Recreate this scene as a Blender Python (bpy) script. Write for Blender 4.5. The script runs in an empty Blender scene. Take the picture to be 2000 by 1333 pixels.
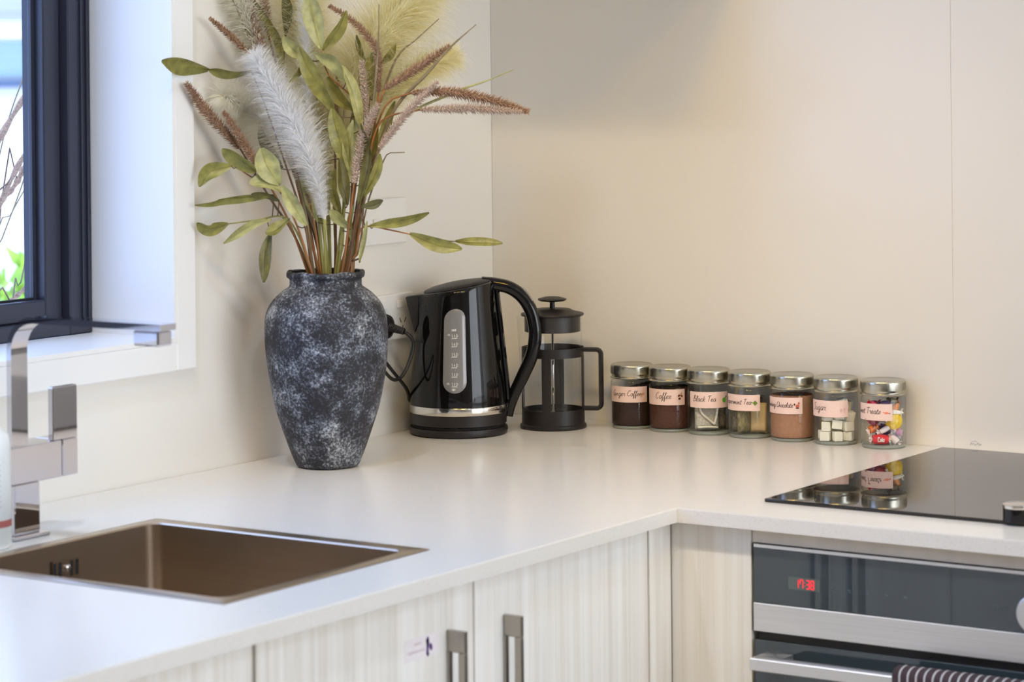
import bpy, bmesh, math, random
from mathutils import Vector, Matrix

random.seed(7)
scene = bpy.context.scene
COL = scene.collection
PI = math.pi

# ------------------------------------------------------------------ camera, sky, light, exposure
YAW = math.radians(33.8627)
cam_data = bpy.data.cameras.new('camera')
cam = bpy.data.objects.new('camera', cam_data)
COL.objects.link(cam)
cam_data.sensor_width = 36.0
cam_data.lens = 96.3
cam_data.shift_y = -0.27725
cam_data.clip_start = 0.05
cam_data.clip_end = 200
cam_data.dof.use_dof = True
cam_data.dof.focus_distance = 3.98
cam_data.dof.aperture_fstop = 7.5
cam.matrix_world = (Matrix.Translation((2.426, -3.5555, 1.458)) @ Matrix.Rotation(YAW, 4, 'Z')
                    @ Matrix.Rotation(PI / 2, 4, 'X') @ Matrix.Rotation(math.atan(-0.010), 4, 'Z'))
scene.camera = cam

world = bpy.data.worlds.new('world')
scene.world = world
world.use_nodes = True
wn = world.node_tree.nodes
wn['Background'].inputs[0].default_value = (0.41, 0.575, 1.0, 1)
wn['Background'].inputs[1].default_value = 4.3


def add_light(name, kind, loc, energy, color, size=None, size_y=None, target=None, portal=False, **kw):
    d = bpy.data.lights.new(name, kind)
    d.energy = energy
    d.color = color
    o = bpy.data.objects.new(name, d)
    COL.objects.link(o)
    o.location = loc
    if kind == 'AREA':
        d.shape = 'RECTANGLE'
        d.size = size
        d.size_y = size_y
        if portal:
            d.cycles.is_portal = True
    if target is not None:
        o.rotation_euler = (Vector(target) - Vector(loc)).to_track_quat('-Z', 'Y').to_euler()
    for k, v in kw.items():
        setattr(d, k, v)
    return o


# sun over the roof of the house: it reaches the neighbour's wall and the garden, never the room
add_light('sun', 'SUN', (3, 2, 8), 3.2, (1.0, 0.97, 0.92), target=(2.5, 1.4, 7.35), angle=0.01)
# portal at the kitchen window that lets the sky in
add_light('window_portal', 'AREA', (-0.21, -1.58, 1.57), 1, (1, 1, 1), 1.62, 0.96, target=(1, -1.58, 1.57), portal=True)
# added fill light on the unseen right wall, standing in for daylight
add_light('side_fill_light', 'AREA', (4.57, -1.05, 1.25), 72, (0.86, 0.93, 1.0), 1.9, 1.9, target=(3, -1.05, 1.25))
# ceiling downlights: cool white over the room, two warm gimbal lamps turned to the corner
for dx, dy, en, colr in [(1.2, -1.5, 27, (0.68, 0.84, 1.0)), (2.4, -1.5, 34, (0.68, 0.84, 1.0)), (0.42, -1.5, 32, (0.76, 0.84, 1.0))]:
    add_light('downlight', 'SPOT', (dx, dy, 2.43), en, colr, target=(dx, dy, 0),
              spot_size=2.4, spot_blend=0.8, shadow_soft_size=0.045)
for dx, dy, tx, ty in [(0.75, -1.45, 0.35, -0.15), (1.45, -1.45, 0.75, -0.1)]:
    add_light('warm_downlight', 'SPOT', (dx, dy, 2.43), 54, (1.0, 0.60, 0.06), target=(tx, ty, 0.95),
              spot_size=1.0, spot_blend=1.0, shadow_soft_size=0.16)

scene.view_settings.view_transform = 'Standard'
scene.view_settings.look = 'None'
scene.view_settings.exposure = -0.13
scene.view_settings.gamma = 1.0
scene.view_settings.use_curve_mapping = False
scene.cycles.use_denoising = True
scene.cycles.max_bounces = 12
scene.cycles.transparent_max_bounces = 24
scene.cycles.diffuse_bounces = 9
scene.cycles.caustics_reflective = False
scene.cycles.caustics_refractive = False
scene.cycles.sample_clamp_indirect = 6.0


# ------------------------------------------------------------------ materials
def lin(c):
    return tuple(((v / 255) / 12.92 if v / 255 <= 0.04045 else ((v / 255 + 0.055) / 1.055) ** 2.4) for v in c)


class NT:
    def __init__(self, name):
        self.m = bpy.data.materials.new(name)
        self.m.use_nodes = True
        self.t = self.m.node_tree
        self.b = self.t.nodes['Principled BSDF']
        self.out = self.t.nodes['Material Output']

    def n(self, kind, **kw):
        x = self.t.nodes.new(kind)
        for k, v in kw.items():
            setattr(x, k, v)
        return x

    def l(self, a, b):
        self.t.links.new(a, b)


def mat(name, rgb, rough=0.5, metal=0.0, spec=0.5, coat=0.0, emit=None, estr=1.0, trans=0.0, noise=None, bump=None, sheen=0.0):
    """noise = (scale xyz, amount, detail): object-space colour variation; bump = (scale, strength)."""
    k = NT(name)
    c = lin(rgb)
    k.b.inputs['Base Color'].default_value = (*c, 1)
    k.b.inputs['Roughness'].default_value = rough
    k.b.inputs['Metallic'].default_value = metal
    k.b.inputs['Specular IOR Level'].default_value = spec
    k.b.inputs['Coat Weight'].default_value = coat
    k.b.inputs['Coat Roughness'].default_value = 0.03
    k.b.inputs['Sheen Weight'].default_value = sheen
    if emit:
        k.b.inputs['Emission Color'].default_value = (*lin(emit), 1)
        k.b.inputs['Emission Strength'].default_value = estr
    if trans:
        k.b.inputs['Transmission Weight'].default_value = trans
    if noise or bump:
        tc = k.n('ShaderNodeTexCoord')
    if noise:
        sc, amt, det = noise
        mp = k.n('ShaderNodeMapping')
        mp.inputs['Scale'].default_value = sc
        nz = k.n('ShaderNodeTexNoise')
        nz.inputs['Scale'].default_value = 1.0
        nz.inputs['Detail'].default_value = det
        rp = k.n('ShaderNodeValToRGB')
        rp.color_ramp.elements[0].position = 0.3
        rp.color_ramp.elements[1].position = 0.7
        rp.color_ramp.elements[0].color = (*[v * (1 - amt) for v in c], 1)
        rp.color_ramp.elements[1].color = (*[min(1, v * (1 + amt)) for v in c], 1)
        k.l(tc.outputs['Object'], mp.inputs['Vector'])
        k.l(mp.outputs['Vector'], nz.inputs['Vector'])
        k.l(nz.outputs['Fac'], rp.inputs['Fac'])
        k.l(rp.outputs['Color'], k.b.inputs['Base Color'])
    if bump:
        nb = k.n('ShaderNodeTexNoise')
        nb.inputs['Scale'].default_value = bump[0]
        nb.inputs['Detail'].default_value = 3
        bp = k.n('ShaderNodeBump')
        bp.inputs['Strength'].default_value = bump[1]
        bp.inputs['Distance'].default_value = 0.002
        k.l(tc.outputs['Object'], nb.inputs['Vector'])
        k.l(nb.outputs['Fac'], bp.inputs['Height'])
        k.l(bp.outputs['Normal'], k.b.inputs['Normal'])
    return k.m


def thin_glass(name, tint=(1, 1, 1), ior=1.45, rough=0.02):
    k = NT(name)
    k.t.nodes.remove(k.b)
    lw = k.n('ShaderNodeLayerWeight')
    lw.inputs['Blend'].default_value = 0.5
    pw = k.n('ShaderNodeMath', operation='POWER')
    pw.inputs[1].default_value = 5.0
    k.l(lw.outputs['Facing'], pw.inputs[0])
    f0 = ((ior - 1) / (ior + 1)) ** 2
    fr = k.n('ShaderNodeMath', operation='MULTIPLY_ADD')
    fr.inputs[1].default_value = 1 - f0
    fr.inputs[2].default_value = f0
    k.l(pw.outputs[0], fr.inputs[0])
    tr = k.n('ShaderNodeBsdfTransparent')
    tr.inputs['Color'].default_value = (*tint, 1)
    gl = k.n('ShaderNodeBsdfGlossy')
    gl.inputs['Roughness'].default_value = rough
    mx = k.n('ShaderNodeMixShader')
    k.l(fr.outputs[0], mx.inputs[0])
    k.l(tr.outputs[0], mx.inputs[1])
    k.l(gl.outputs[0], mx.inputs[2])
    k.l(mx.outputs[0], k.out.inputs['Surface'])
    return k.m


def wood(name, light, dark, warm, seed=0.0):
    k = NT(name)
    tc = k.n('ShaderNodeTexCoord')
    mp = k.n('ShaderNodeMapping')
    mp.inputs['Location'].default_value = (seed, seed * 1.7, 0)
    mp.inputs['Scale'].default_value = (95, 95, 1.8)
    n1 = k.n('ShaderNodeTexNoise')
    n1.inputs['Scale'].default_value = 1
    n1.inputs['Detail'].default_value = 6
    n1.inputs['Roughness'].default_value = 0.62
    r1 = k.n('ShaderNodeValToRGB')
    e = r1.color_ramp.elements
    e[0].position, e[0].color = 0.30, (*lin(dark), 1)
    e[1].position, e[1].color = 0.62, (*lin(light), 1)
    x = e.new(0.46)
    x.color = (*lin(warm), 1)
    mp2 = k.n('ShaderNodeMapping')
    mp2.inputs['Scale'].default_value = (9, 9, 0.5)
    n2 = k.n('ShaderNodeTexNoise')
    n2.inputs['Scale'].default_value = 1
    n2.inputs['Detail'].default_value = 2
    mx = k.n('ShaderNodeMix')
    mx.data_type = 'RGBA'
    mx.blend_type = 'MULTIPLY'
    r2 = k.n('ShaderNodeValToRGB')
    r2.color_ramp.elements[0].position, r2.color_ramp.elements[0].color = 0.35, (0.94, 0.935, 0.925, 1)
    r2.color_ramp.elements[1].position, r2.color_ramp.elements[1].color = 0.65, (1, 1, 1, 1)
    mx.inputs[0].default_value = 1.0
    k.l(tc.outputs['Object'], mp.inputs['Vector'])
    k.l(tc.outputs['Object'], mp2.inputs['Vector'])
    k.l(mp.outputs[0], n1.inputs['Vector'])
    k.l(mp2.outputs[0], n2.inputs['Vector'])
    k.l(n1.outputs['Fac'], r1.inputs['Fac'])
    k.l(n2.outputs['Fac'], r2.inputs['Fac'])
    k.l(r1.outputs['Color'], mx.inputs[6])
    k.l(r2.outputs['Color'], mx.inputs[7])
    k.l(mx.outputs[2], k.b.inputs['Base Color'])
    k.b.inputs['Roughness'].default_value = 0.42
    bp = k.n('ShaderNodeBump')
    bp.inputs['Strength'].default_value = 0.12
    bp.inputs['Distance'].default_value = 0.001
    k.l(n1.outputs['Fac'], bp.inputs['Height'])
    k.l(bp.outputs['Normal'], k.b.inputs['Normal'])
    return k.m


def quartz(name):
    k = NT(name)
    tc = k.n('ShaderNodeTexCoord')
    nz = k.n('ShaderNodeTexNoise')
    nz.inputs['Scale'].default_value = 420
    nz.inputs['Detail'].default_value = 2
    rp = k.n('ShaderNodeValToRGB')
    e = rp.color_ramp.elements
    e[0].position, e[0].color = 0.30, (*lin((222, 219, 215)), 1)
    e[1].position, e[1].color = 0.46, (*lin((231, 228, 224)), 1)
    k.l(tc.outputs['Object'], nz.inputs['Vector'])
    k.l(nz.outputs['Fac'], rp.inputs['Fac'])
    k.l(rp.outputs['Color'], k.b.inputs['Base Color'])
    k.b.inputs['Roughness'].default_value = 0.2
    k.b.inputs['Specular IOR Level'].default_value = 0.34
    return k.m


def brushed(name, rgb, rough, axis):
    """Brushed steel: fine streaks along one axis modulate colour and roughness."""
    k = NT(name)
    tc = k.n('ShaderNodeTexCoord')
    mp = k.n('ShaderNodeMapping')
    s = [900, 900, 900]
    s[axis] = 6
    mp.inputs['Scale'].default_value = s
    nz = k.n('ShaderNodeTexNoise')
    nz.inputs['Scale'].default_value = 1
    rp = k.n('ShaderNodeValToRGB')
    c = lin(rgb)
    rp.color_ramp.elements[0].color = (*[v * 0.86 for v in c], 1)
    rp.color_ramp.elements[1].color = (*[min(1, v * 1.1) for v in c], 1)
    k.l(tc.outputs['Object'], mp.inputs['Vector'])
    k.l(mp.outputs[0], nz.inputs['Vector'])
    k.l(nz.outputs['Fac'], rp.inputs['Fac'])
    k.l(rp.outputs['Color'], k.b.inputs['Base Color'])
    k.b.inputs['Metallic'].default_value = 1
    k.b.inputs['Roughness'].default_value = rough
    k.b.inputs['Anisotropic'].default_value = 0.4
    return k.m


def vase_glaze():
    k = NT('vase_glaze')
    tc = k.n('ShaderNodeTexCoord')
    big = k.n('ShaderNodeTexNoise')
    big.inputs['Scale'].default_value = 26
    big.inputs['Detail'].default_value = 4
    big.inputs['Roughness'].default_value = 0.6
    fine = k.n('ShaderNodeTexNoise')
    fine.inputs['Scale'].default_value = 290
    fine.inputs['Detail'].default_value = 5
    fine.inputs['Roughness'].default_value = 0.75
    mid = k.n('ShaderNodeTexNoise')
    mid.inputs['Scale'].default_value = 9
    mid.inputs['Detail'].default_value = 2
    for x in (big, fine, mid):
        k.l(tc.outputs['Object'], x.inputs['Vector'])
    a = k.n('ShaderNodeMath', operation='MULTIPLY')
    a.inputs[1].default_value = 0.44
    k.l(big.outputs['Fac'], a.inputs[0])
    b = k.n('ShaderNodeMath', operation='MULTIPLY_ADD')
    b.inputs[1].default_value = 0.56
    k.l(fine.outputs['Fac'], b.inputs[0])
    k.l(a.outputs[0], b.inputs[2])
    rp = k.n('ShaderNodeValToRGB')
    e = rp.color_ramp.elements
    e[0].position, e[0].color = 0.462, (*lin((30, 30, 37)), 1)
    e[1].position, e[1].color = 0.64, (*lin((206, 208, 212)), 1)
    x = e.new(0.51)
    x.color = (*lin((66, 68, 76)), 1)
    x = e.new(0.565)
    x.color = (*lin((126, 130, 136)), 1)
    k.l(b.outputs[0], rp.inputs['Fac'])
    mx = k.n('ShaderNodeMix')
    mx.data_type = 'RGBA'
    r2 = k.n('ShaderNodeValToRGB')
    r2.color_ramp.elements[0].position = 0.42
    r2.color_ramp.elements[1].position = 0.62
    k.l(mid.outputs['Fac'], r2.inputs['Fac'])
    k.l(r2.outputs['Color'], mx.inputs[0])
    tint = k.n('ShaderNodeMix')
    tint.data_type = 'RGBA'
    tint.blend_type = 'MULTIPLY'
    tint.inputs[0].default_value = 1
    tint.inputs[7].default_value = (0.80, 0.87, 1.0, 1)
    k.l(rp.outputs['Color'], tint.inputs[6])
    k.l(tint.outputs[2], mx.inputs[6])
    k.l(rp.outputs['Color'], mx.inputs[7])
    k.l(mx.outputs[2], k.b.inputs['Base Color'])
    k.b.inputs['Roughness'].default_value = 0.62
    bp = k.n('ShaderNodeBump')
    bp.inputs['Strength'].default_value = 0.35
    bp.inputs['Distance'].default_value = 0.0015
    k.l(b.outputs[0], bp.inputs['Height'])
    k.l(bp.outputs['Normal'], k.b.inputs['Normal'])
    return k.m


M = {}
M['wall'] = mat('wall_gloss', (235, 231, 224), 0.18, spec=0.38)
M['wall_plain'] = mat('wall_paint', (234, 232, 228), 0.6)
M['ceiling'] = mat('ceiling_paint', (240, 239, 236), 0.8)
M['floor'] = mat('floor_boards', (150, 128, 104), 0.45, noise=((3, 30, 1), 0.2, 4))
M['trim'] = mat('white_trim', (240, 240, 240), 0.35)
M['quartz'] = quartz('quartz')
M['wood'] = wood('pale_laminate', (248, 247, 245), (228, 223, 217), (241, 238, 233))
M['wood2'] = wood('pale_laminate_b', (248, 247, 245), (228, 223, 217), (241, 238, 233), 3.3)
M['carcass'] = mat('carcass_board', (226, 218, 208), 0.5, noise=((40, 40, 2), 0.06, 3))
M['dark_gap'] = mat('dark_gap', (30, 27, 25), 0.7)
M['alu'] = mat('black_aluminium', (49, 51, 64), 0.38, spec=0.5, noise=((8, 8, 8), 0.06, 2))
M['rubber'] = mat('glazing_rubber', (16, 16, 20), 0.7)
M['chrome'] = mat('chrome', (208, 206, 211), 0.04, metal=1, noise=((3, 3, 3), 0.01, 1))
M['sink_steel'] = brushed('sink_steel', (196, 180, 162), 0.28, 0)
M['handle_steel'] = brushed('handle_steel', (172, 165, 155), 0.32, 2)
M['oven_steel'] = brushed('oven_steel', (236, 236, 240), 0.4, 0)
M['lid_steel'] = mat('lid_metal', (196, 192, 178), 0.27, metal=1, noise=((60, 60, 200), 0.08, 2))
M['band_steel'] = mat('band_steel', (222, 218, 210), 0.12, metal=1, noise=((2, 2, 300), 0.03, 1))
M['hob'] = mat('hob_glass', (26, 23, 24), 0.02, spec=0.55, noise=((20, 20, 20), 0.05, 1))
M['oven_glass'] = mat('oven_glass', (56, 67, 75), 0.03, spec=0.9, noise=((4, 4, 4), 0.05, 1))
M['display'] = mat('display_glass', (92, 104, 102), 0.1)
M['red_led'] = mat('red_led', (255, 40, 60), 0.5, emit=(255, 40, 66), estr=0.9)
M['mark_white'] = mat('white_print', (226, 228, 230), 0.5)
M['mark_grey'] = mat('grey_print', (186, 187, 186), 0.5)
M['faint_print'] = mat('faint_print', (96, 112, 116), 0.5)
M['black_gloss'] = mat('black_gloss_plastic', (14, 12, 13), 0.06, spec=0.38, noise=((5, 5, 5), 0.1, 1))
M['black_matte'] = mat('black_matte_plastic', (34, 30, 30), 0.42, spec=0.4, bump=(900, 0.1))
M['black_groove'] = mat('black_groove', (6, 6, 6), 0.8)
M['gauge'] = mat('gauge_plastic', (128, 128, 132), 0.22, coat=0.4, noise=((90, 90, 20), 0.05, 2))
M['cord'] = mat('cord_rubber', (24, 22, 22), 0.45, bump=(500, 0.1))
M['glass'] = thin_glass('jar_glass', (0.975, 0.987, 0.98), 1.42, 0.03)
M['glass_base'] = mat('thick_glass_base', (206, 214, 206), 0.1, trans=0.55, noise=((50, 50, 50), 0.05, 1))
M['press_glass'] = thin_glass('press_glass', (0.995, 0.998, 0.995), 1.4, 0.01)
M['pane'] = thin_glass('window_glass', (0.98, 0.99, 1.0), 1.45, 0.0)
M['label'] = mat('label_paper', (244, 214, 204), 0.6, noise=((60, 60, 60), 0.03, 2))
M['ink'] = mat('label_ink', (44, 38, 42), 0.7)
M['coffee_dark'] = mat('coffee_dark', (50, 26, 20), 0.8, noise=((500, 500, 500), 0.35, 2), bump=(900, 0.6))
M['coffee_red'] = mat('coffee_red', (84, 44, 30), 0.8, noise=((500, 500, 500), 0.3, 2), bump=(900, 0.6))
M['cocoa'] = mat('cocoa', (172, 126, 98), 0.85, noise=((250, 250, 120), 0.08, 3), bump=(700, 0.3))
M['sugar'] = mat('sugar', (246, 243, 228), 0.7, noise=((600, 600, 600), 0.05, 2), bump=(1400, 0.35))
M['tea_cloth'] = mat('tea_bag_paper', (196, 190, 178), 0.8, noise=((300, 300, 300), 0.2, 3), bump=(500, 0.4))
M['tea_dark'] = mat('tea_bag_leaf', (128, 118, 100), 0.8, noise=((400, 400, 400), 0.4, 3), bump=(500, 0.5))
M['tea_green'] = mat('tea_leaf_green', (138, 128, 92), 0.85, noise=((400, 150, 150), 0.4, 3), bump=(400, 0.6))
M['tea_beige'] = mat('tea_envelope', (216, 190, 142), 0.7, noise=((80, 80, 80), 0.05, 2))
M['string'] = mat('tea_string', (236, 230, 214), 0.8, noise=((400, 400, 400), 0.05, 2))
M['vase'] = vase_glaze()
M['vase_in'] = mat('vase_inside', (38, 38, 42), 0.8, noise=((60, 60, 60), 0.2, 2))
M['seed'] = mat('seed_head_brown', (166, 134, 108), 0.7, noise=((420, 420, 420), 0.5, 2))
M['seed_mauve'] = mat('seed_head_mauve', (190, 170, 154), 0.7, noise=((420, 420, 420), 0.45, 2))
M['stem_amber'] = mat('stem_amber', (148, 98, 50), 0.4, noise=((60, 60, 12), 0.3, 3))
M['stem_brown'] = mat('stem_brown', (106, 78, 54), 0.45, noise=((60, 60, 12), 0.3, 3))
M['stem_green'] = mat('stem_green', (150, 146, 80), 0.45, noise=((60, 60, 12), 0.2, 3))
M['blade'] = mat('dry_blade', (134, 120, 90), 0.6, noise=((80, 80, 20), 0.2, 3))
M['leaf0'] = mat('leaf_olive', (136, 132, 66), 0.4, noise=((90, 90, 90), 0.34, 4), bump=(160, 0.5))
M['leaf1'] = mat('leaf_pale', (168, 166, 108), 0.36, noise=((80, 80, 80), 0.3, 4), bump=(160, 0.5))
M['leaf2'] = mat('leaf_dark', (100, 96, 48), 0.42, noise=((90, 90, 90), 0.34, 4), bump=(160, 0.5))
M['vein'] = mat('leaf_vein', (150, 140, 80), 0.6, noise=((70, 70, 70), 0.1, 2))


def fibre(name, rgb, tl):
    k = NT(name)
    c = lin(rgb)
    k.t.nodes.remove(k.b)
    info = k.n('ShaderNodeTexCoord')
    nz = k.n('ShaderNodeTexNoise')
    nz.inputs['Scale'].default_value = 60
    rp = k.n('ShaderNodeValToRGB')
    rp.color_ramp.elements[0].color = (*[v * 0.9 for v in c], 1)
    rp.color_ramp.elements[1].color = (*[min(1, v * 1.1) for v in c], 1)
    k.l(info.outputs['Object'], nz.inputs['Vector'])
    k.l(nz.outputs['Fac'], rp.inputs['Fac'])
    d = k.n('ShaderNodeBsdfDiffuse')
    t = k.n('ShaderNodeBsdfTranslucent')
    mx = k.n('ShaderNodeMixShader')
    mx.inputs[0].default_value = tl
    k.l(rp.outputs['Color'], d.inputs['Color'])
    k.l(rp.outputs['Color'], t.inputs['Color'])
    k.l(d.outputs[0], mx.inputs[1])
    k.l(t.outputs[0], mx.inputs[2])
    k.l(mx.outputs[0], k.out.inputs['Surface'])
    return k.m


M['plume0'] = fibre('plume_white', (255, 255, 255), 0.5)
M['plume1'] = fibre('plume_cream', (255, 247, 219), 0.5)
M['plume2'] = fibre('plume_pale', (255, 251, 238), 0.5)


# ------------------------------------------------------------------ mesh helpers
def tag(o, label=None, cat=None, group=None, kind=None):
    if label:
        o['label'] = label
    if cat:
        o['category'] = cat
    if group:
        o['group'] = group
    if kind:
        o['kind'] = kind
    return o


def link_mesh(name, me, m, parent=None, loc=None, rotz=0.0, smooth=None):
    o = bpy.data.objects.new(name, me)
    COL.objects.link(o)
    if m is not None and len(me.materials) == 0:
        me.materials.append(m)
    if parent is not None:
        o.parent = parent
    if loc is not None:
        o.location = loc
    if rotz:
        o.rotation_euler = (0, 0, rotz)
    if smooth is not None:
        if smooth is True:
            me.polygons.foreach_set('use_smooth', [True] * len(me.polygons))
        else:
            me.polygons.foreach_set('use_smooth', [True] * len(me.polygons))
            me.set_sharp_from_angle(angle=math.radians(smooth))
    return o


def obj(name, bm, m, parent=None, smooth=None, loc=None, rotz=0.0):
    me = bpy.data.meshes.new(name)
    bmesh.ops.recalc_face_normals(bm, faces=bm.faces[:])
    bm.to_mesh(me)
    bm.free()
    return link_mesh(name, me, m, parent, loc, rotz, smooth)


def thing(name, loc, label, cat, group=None, rotz=0.0):
    o = bpy.data.objects.new(name, None)
    COL.objects.link(o)
    o.empty_display_size = 0.05
    o.location = loc
    o.rotation_euler = (0, 0, rotz)
    return tag(o, label, cat, group)


def NB():
    return bmesh.new()


def box(bm, x0, x1, y0, y1, z0, z1, bevel=0.0, seg=2):
    r = bmesh.ops.create_cube(bm, size=1.0)
    vs = r['verts']
    for v in vs:
        v.co = Vector(((x0 + x1) / 2 + v.co.x * (x1 - x0), (y0 + y1) / 2 + v.co.y * (y1 - y0), (z0 + z1) / 2 + v.co.z * (z1 - z0)))
    if bevel > 0:
        es = list({e for v in vs for e in v.link_edges})
        bmesh.ops.bevel(bm, geom=es, offset=bevel, segments=seg, affect='EDGES', profile=0.5)
    return bm


def boxbm(*a, **k):
    return box(NB(), *a, **k)


def lathe(bm, prof, seg=48, cx=0.0, cy=0.0, cap0=True, cap1=True):
    rings = []
    for r, z in prof:
        rings.append([bm.verts.new((cx + r * math.cos(2 * PI * i / seg), cy + r * math.sin(2 * PI * i / seg), z)) for i in range(seg)])
    for a, b in zip(rings[:-1], rings[1:]):
        for i in range(seg):
            j = (i + 1) % seg
            bm.faces.new((a[i], a[j], b[j], b[i]))
    if cap0:
        bm.faces.new(list(reversed(rings[0])))
    if cap1:
        bm.faces.new(rings[-1])
    return bm


def smooth_path(pts, n):
    """Catmull-Rom through pts, n samples."""
    P = [Vector(p) for p in pts]
    if len(P) == 2:
        return [P[0].lerp(P[1], i / (n - 1)) for i in range(n)]
    Q = [P[0] * 2 - P[1]] + P + [P[-1] * 2 - P[-2]]
    L = [0.0]
    for a, b in zip(P[:-1], P[1:]):
        L.append(L[-1] + (b - a).length)
    out = []
    for i in range(n):
        s = L[-1] * i / (n - 1)
        k = 0
        while k < len(P) - 2 and s > L[k + 1]:
            k += 1
        t = (s - L[k]) / max(1e-9, L[k + 1] - L[k])
        p0, p1, p2, p3 = Q[k], Q[k + 1], Q[k + 2], Q[k + 3]
        out.append(0.5 * ((2 * p1) + (p2 - p0) * t + (2 * p0 - 5 * p1 + 4 * p2 - p3) * t * t + (3 * p1 - p0 - 3 * p2 + p3) * t ** 3))
    return out


def frames(path, up=Vector((0, 0, 1))):
    n = len(path)
    T = [(path[min(i + 1, n - 1)] - path[max(i - 1, 0)]).normalized() for i in range(n)]
    u = up - T[0] * up.dot(T[0])
    if u.length < 1e-4:
        u = Vector((1, 0, 0)) - T[0] * T[0].x
    u.normalize()
    out = []
    for t in T:
        u = u - t * u.dot(t)
        u.normalize()
        out.append((t, u, t.cross(u)))
    return out


def tube(bm, path, rad, seg=8, ry=None, up=Vector((0, 0, 1)), caps=True, square=0.0):
    """rad: float, list or function of t; ry: radius along the second normal; square > 0 squares the section."""
    n = len(path)
    F = frames(path, up)
    rings = []
    for i, p in enumerate(path):
        t = i / (n - 1)
        r = rad(t) if callable(rad) else (rad[i] if isinstance(rad, (list, tuple)) else rad)
        r2 = r if ry is None else (ry(t) if callable(ry) else ry)
        _, u, v = F[i]
        ring = []
        for k in range(seg):
            a = 2 * PI * (k + 0.5) / seg
            c, s = math.cos(a), math.sin(a)
            if square:
                q = 1 / max(abs(c), abs(s))
                c, s = c * (1 + (q - 1) * square), s * (1 + (q - 1) * square)
            ring.append(bm.verts.new(p + u * (r * c) + v * (r2 * s)))
        rings.append(ring)
    for a, b in zip(rings[:-1], rings[1:]):
        for i in range(seg):
            j = (i + 1) % seg
            bm.faces.new((a[i], a[j], b[j], b[i]))
    if caps:
        bm.faces.new(list(reversed(rings[0])))
        bm.faces.new(rings[-1])
    return bm


def struct(name, bm, m, smooth=None, label=None):
    o = obj(name, bm, m, None, smooth)
    o['kind'] = 'structure'
    if label:
        o['label'] = label
    return o


# ------------------------------------------------------------------ stroke lettering
HAND = {
    'a': (0.50, [[(.42, .42), (.28, .5), (.10, .36), (.08, .14), (.2, .0), (.36, .14), (.43, .45), (.42, .08), (.52, .02)]]),
    'c': (0.44, [[(.40, .42), (.26, .5), (.08, .3), (.10, .08), (.25, 0), (.44, .1)]]),
    'e': (0.42, [[(.03, .2), (.33, .3), (.32, .46), (.18, .48), (.07, .25), (.15, .02), (.42, .1)]]),
    'f': (0.34, [[(.0, .1), (.28, .7), (.30, .95), (.20, .92), (.16, .4), (.10, -.35), (.18, -.38), (.22, 0), (.36, .12)]]),
    'g': (0.52, [[(.42, .42), (.26, .5), (.08, .34), (.10, .1), (.24, .02), (.37, .15), (.42, .45), (.36, -.32), (.20, -.42), (.12, -.28), (.54, .1)]]),
    'h': (0.50, [[(.05, 0), (.17, .92), (.08, .04), (.22, .42), (.36, .44), (.36, .06), (.50, .02)]]),
    'i': (0.24, [[(.10, .46), (.08, .06), (.22, .02)], [(.13, .64), (.15, .68)]]),
    'k': (0.44, [[(.05, 0), (.18, .92)], [(.38, .5), (.12, .24), (.42, .0)]]),
    'l': (0.28, [[(.03, .1), (.26, .82), (.20, .96), (.10, .6), (.09, .06), (.26, .04)]]),
    'm': (0.70, [[(.05, .46), (.06, .02), (.18, .42), (.28, .42), (.29, .02), (.42, .42), (.54, .42), (.55, .04), (.70, .04)]]),
    'n': (0.50, [[(.05, .46), (.06, .02), (.2, .42), (.34, .42), (.35, .04), (.50, .04)]]),
    'o': (0.46, [[(.26, .5), (.08, .34), (.10, .08), (.26, .0), (.40, .16), (.36, .42), (.24, .5), (.46, .42)]]),
    'p': (0.48, [[(.12, .5), (.02, -.4)], [(.1, .3), (.26, .5), (.4, .36), (.34, .08), (.16, .04), (.48, .06)]]),
    'r': (0.40, [[(.03, .42), (.12, .5), (.14, .4), (.30, .44), (.26, .08), (.40, .04)]]),
    's': (0.38, [[(.0, .06), (.24, .5), (.30, .16), (.18, .0), (.05, .06)]]),
    't': (0.32, [[(.17, .8), (.08, .08), (.18, .0), (.32, .06)], [(.0, .52), (.32, .56)]]),
    'u': (0.50, [[(.06, .46), (.08, .08), (.2, .0), (.36, .14), (.40, .46), (.38, .06), (.50, .02)]]),
    'w': (0.62, [[(.04, .46), (.10, .04), (.2, .02), (.32, .4), (.36, .04), (.46, .04), (.56, .44), (.64, .42)]]),
    'B': (0.60, [[(.18, .98), (.06, .0)], [(.02, .86), (.36, 1.02), (.46, .84), (.14, .54), (.48, .44), (.42, .1), (.1, .0)]]),
    'C': (0.60, [[(.54, .86), (.40, 1.0), (.14, .74), (.08, .3), (.24, .02), (.56, .16)]]),
    'D': (0.64, [[(.2, .98), (.1, .02), (.42, .1), (.56, .5), (.42, .9), (.04, .92)]]),
    'G': (0.64, [[(.54, .86), (.38, 1.0), (.12, .72), (.10, .26), (.26, .02), (.5, .2), (.54, .46), (.32, .44), (.54, .46), (.5, -.2)]]),
    'P': (0.54, [[(.18, .98), (.08, .0)], [(.02, .86), (.38, 1.0), (.48, .74), (.16, .48)]]),
    'S': (0.54, [[(.48, .9), (.30, 1.0), (.16, .78), (.40, .46), (.36, .1), (.14, .0), (.02, .14)]]),
    'T': (0.54, [[(.30, .94), (.22, .0)], [(.02, .88), (.30, 1.0), (.60, .96)]]),
    ' ': (0.34, []),
}
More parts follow.
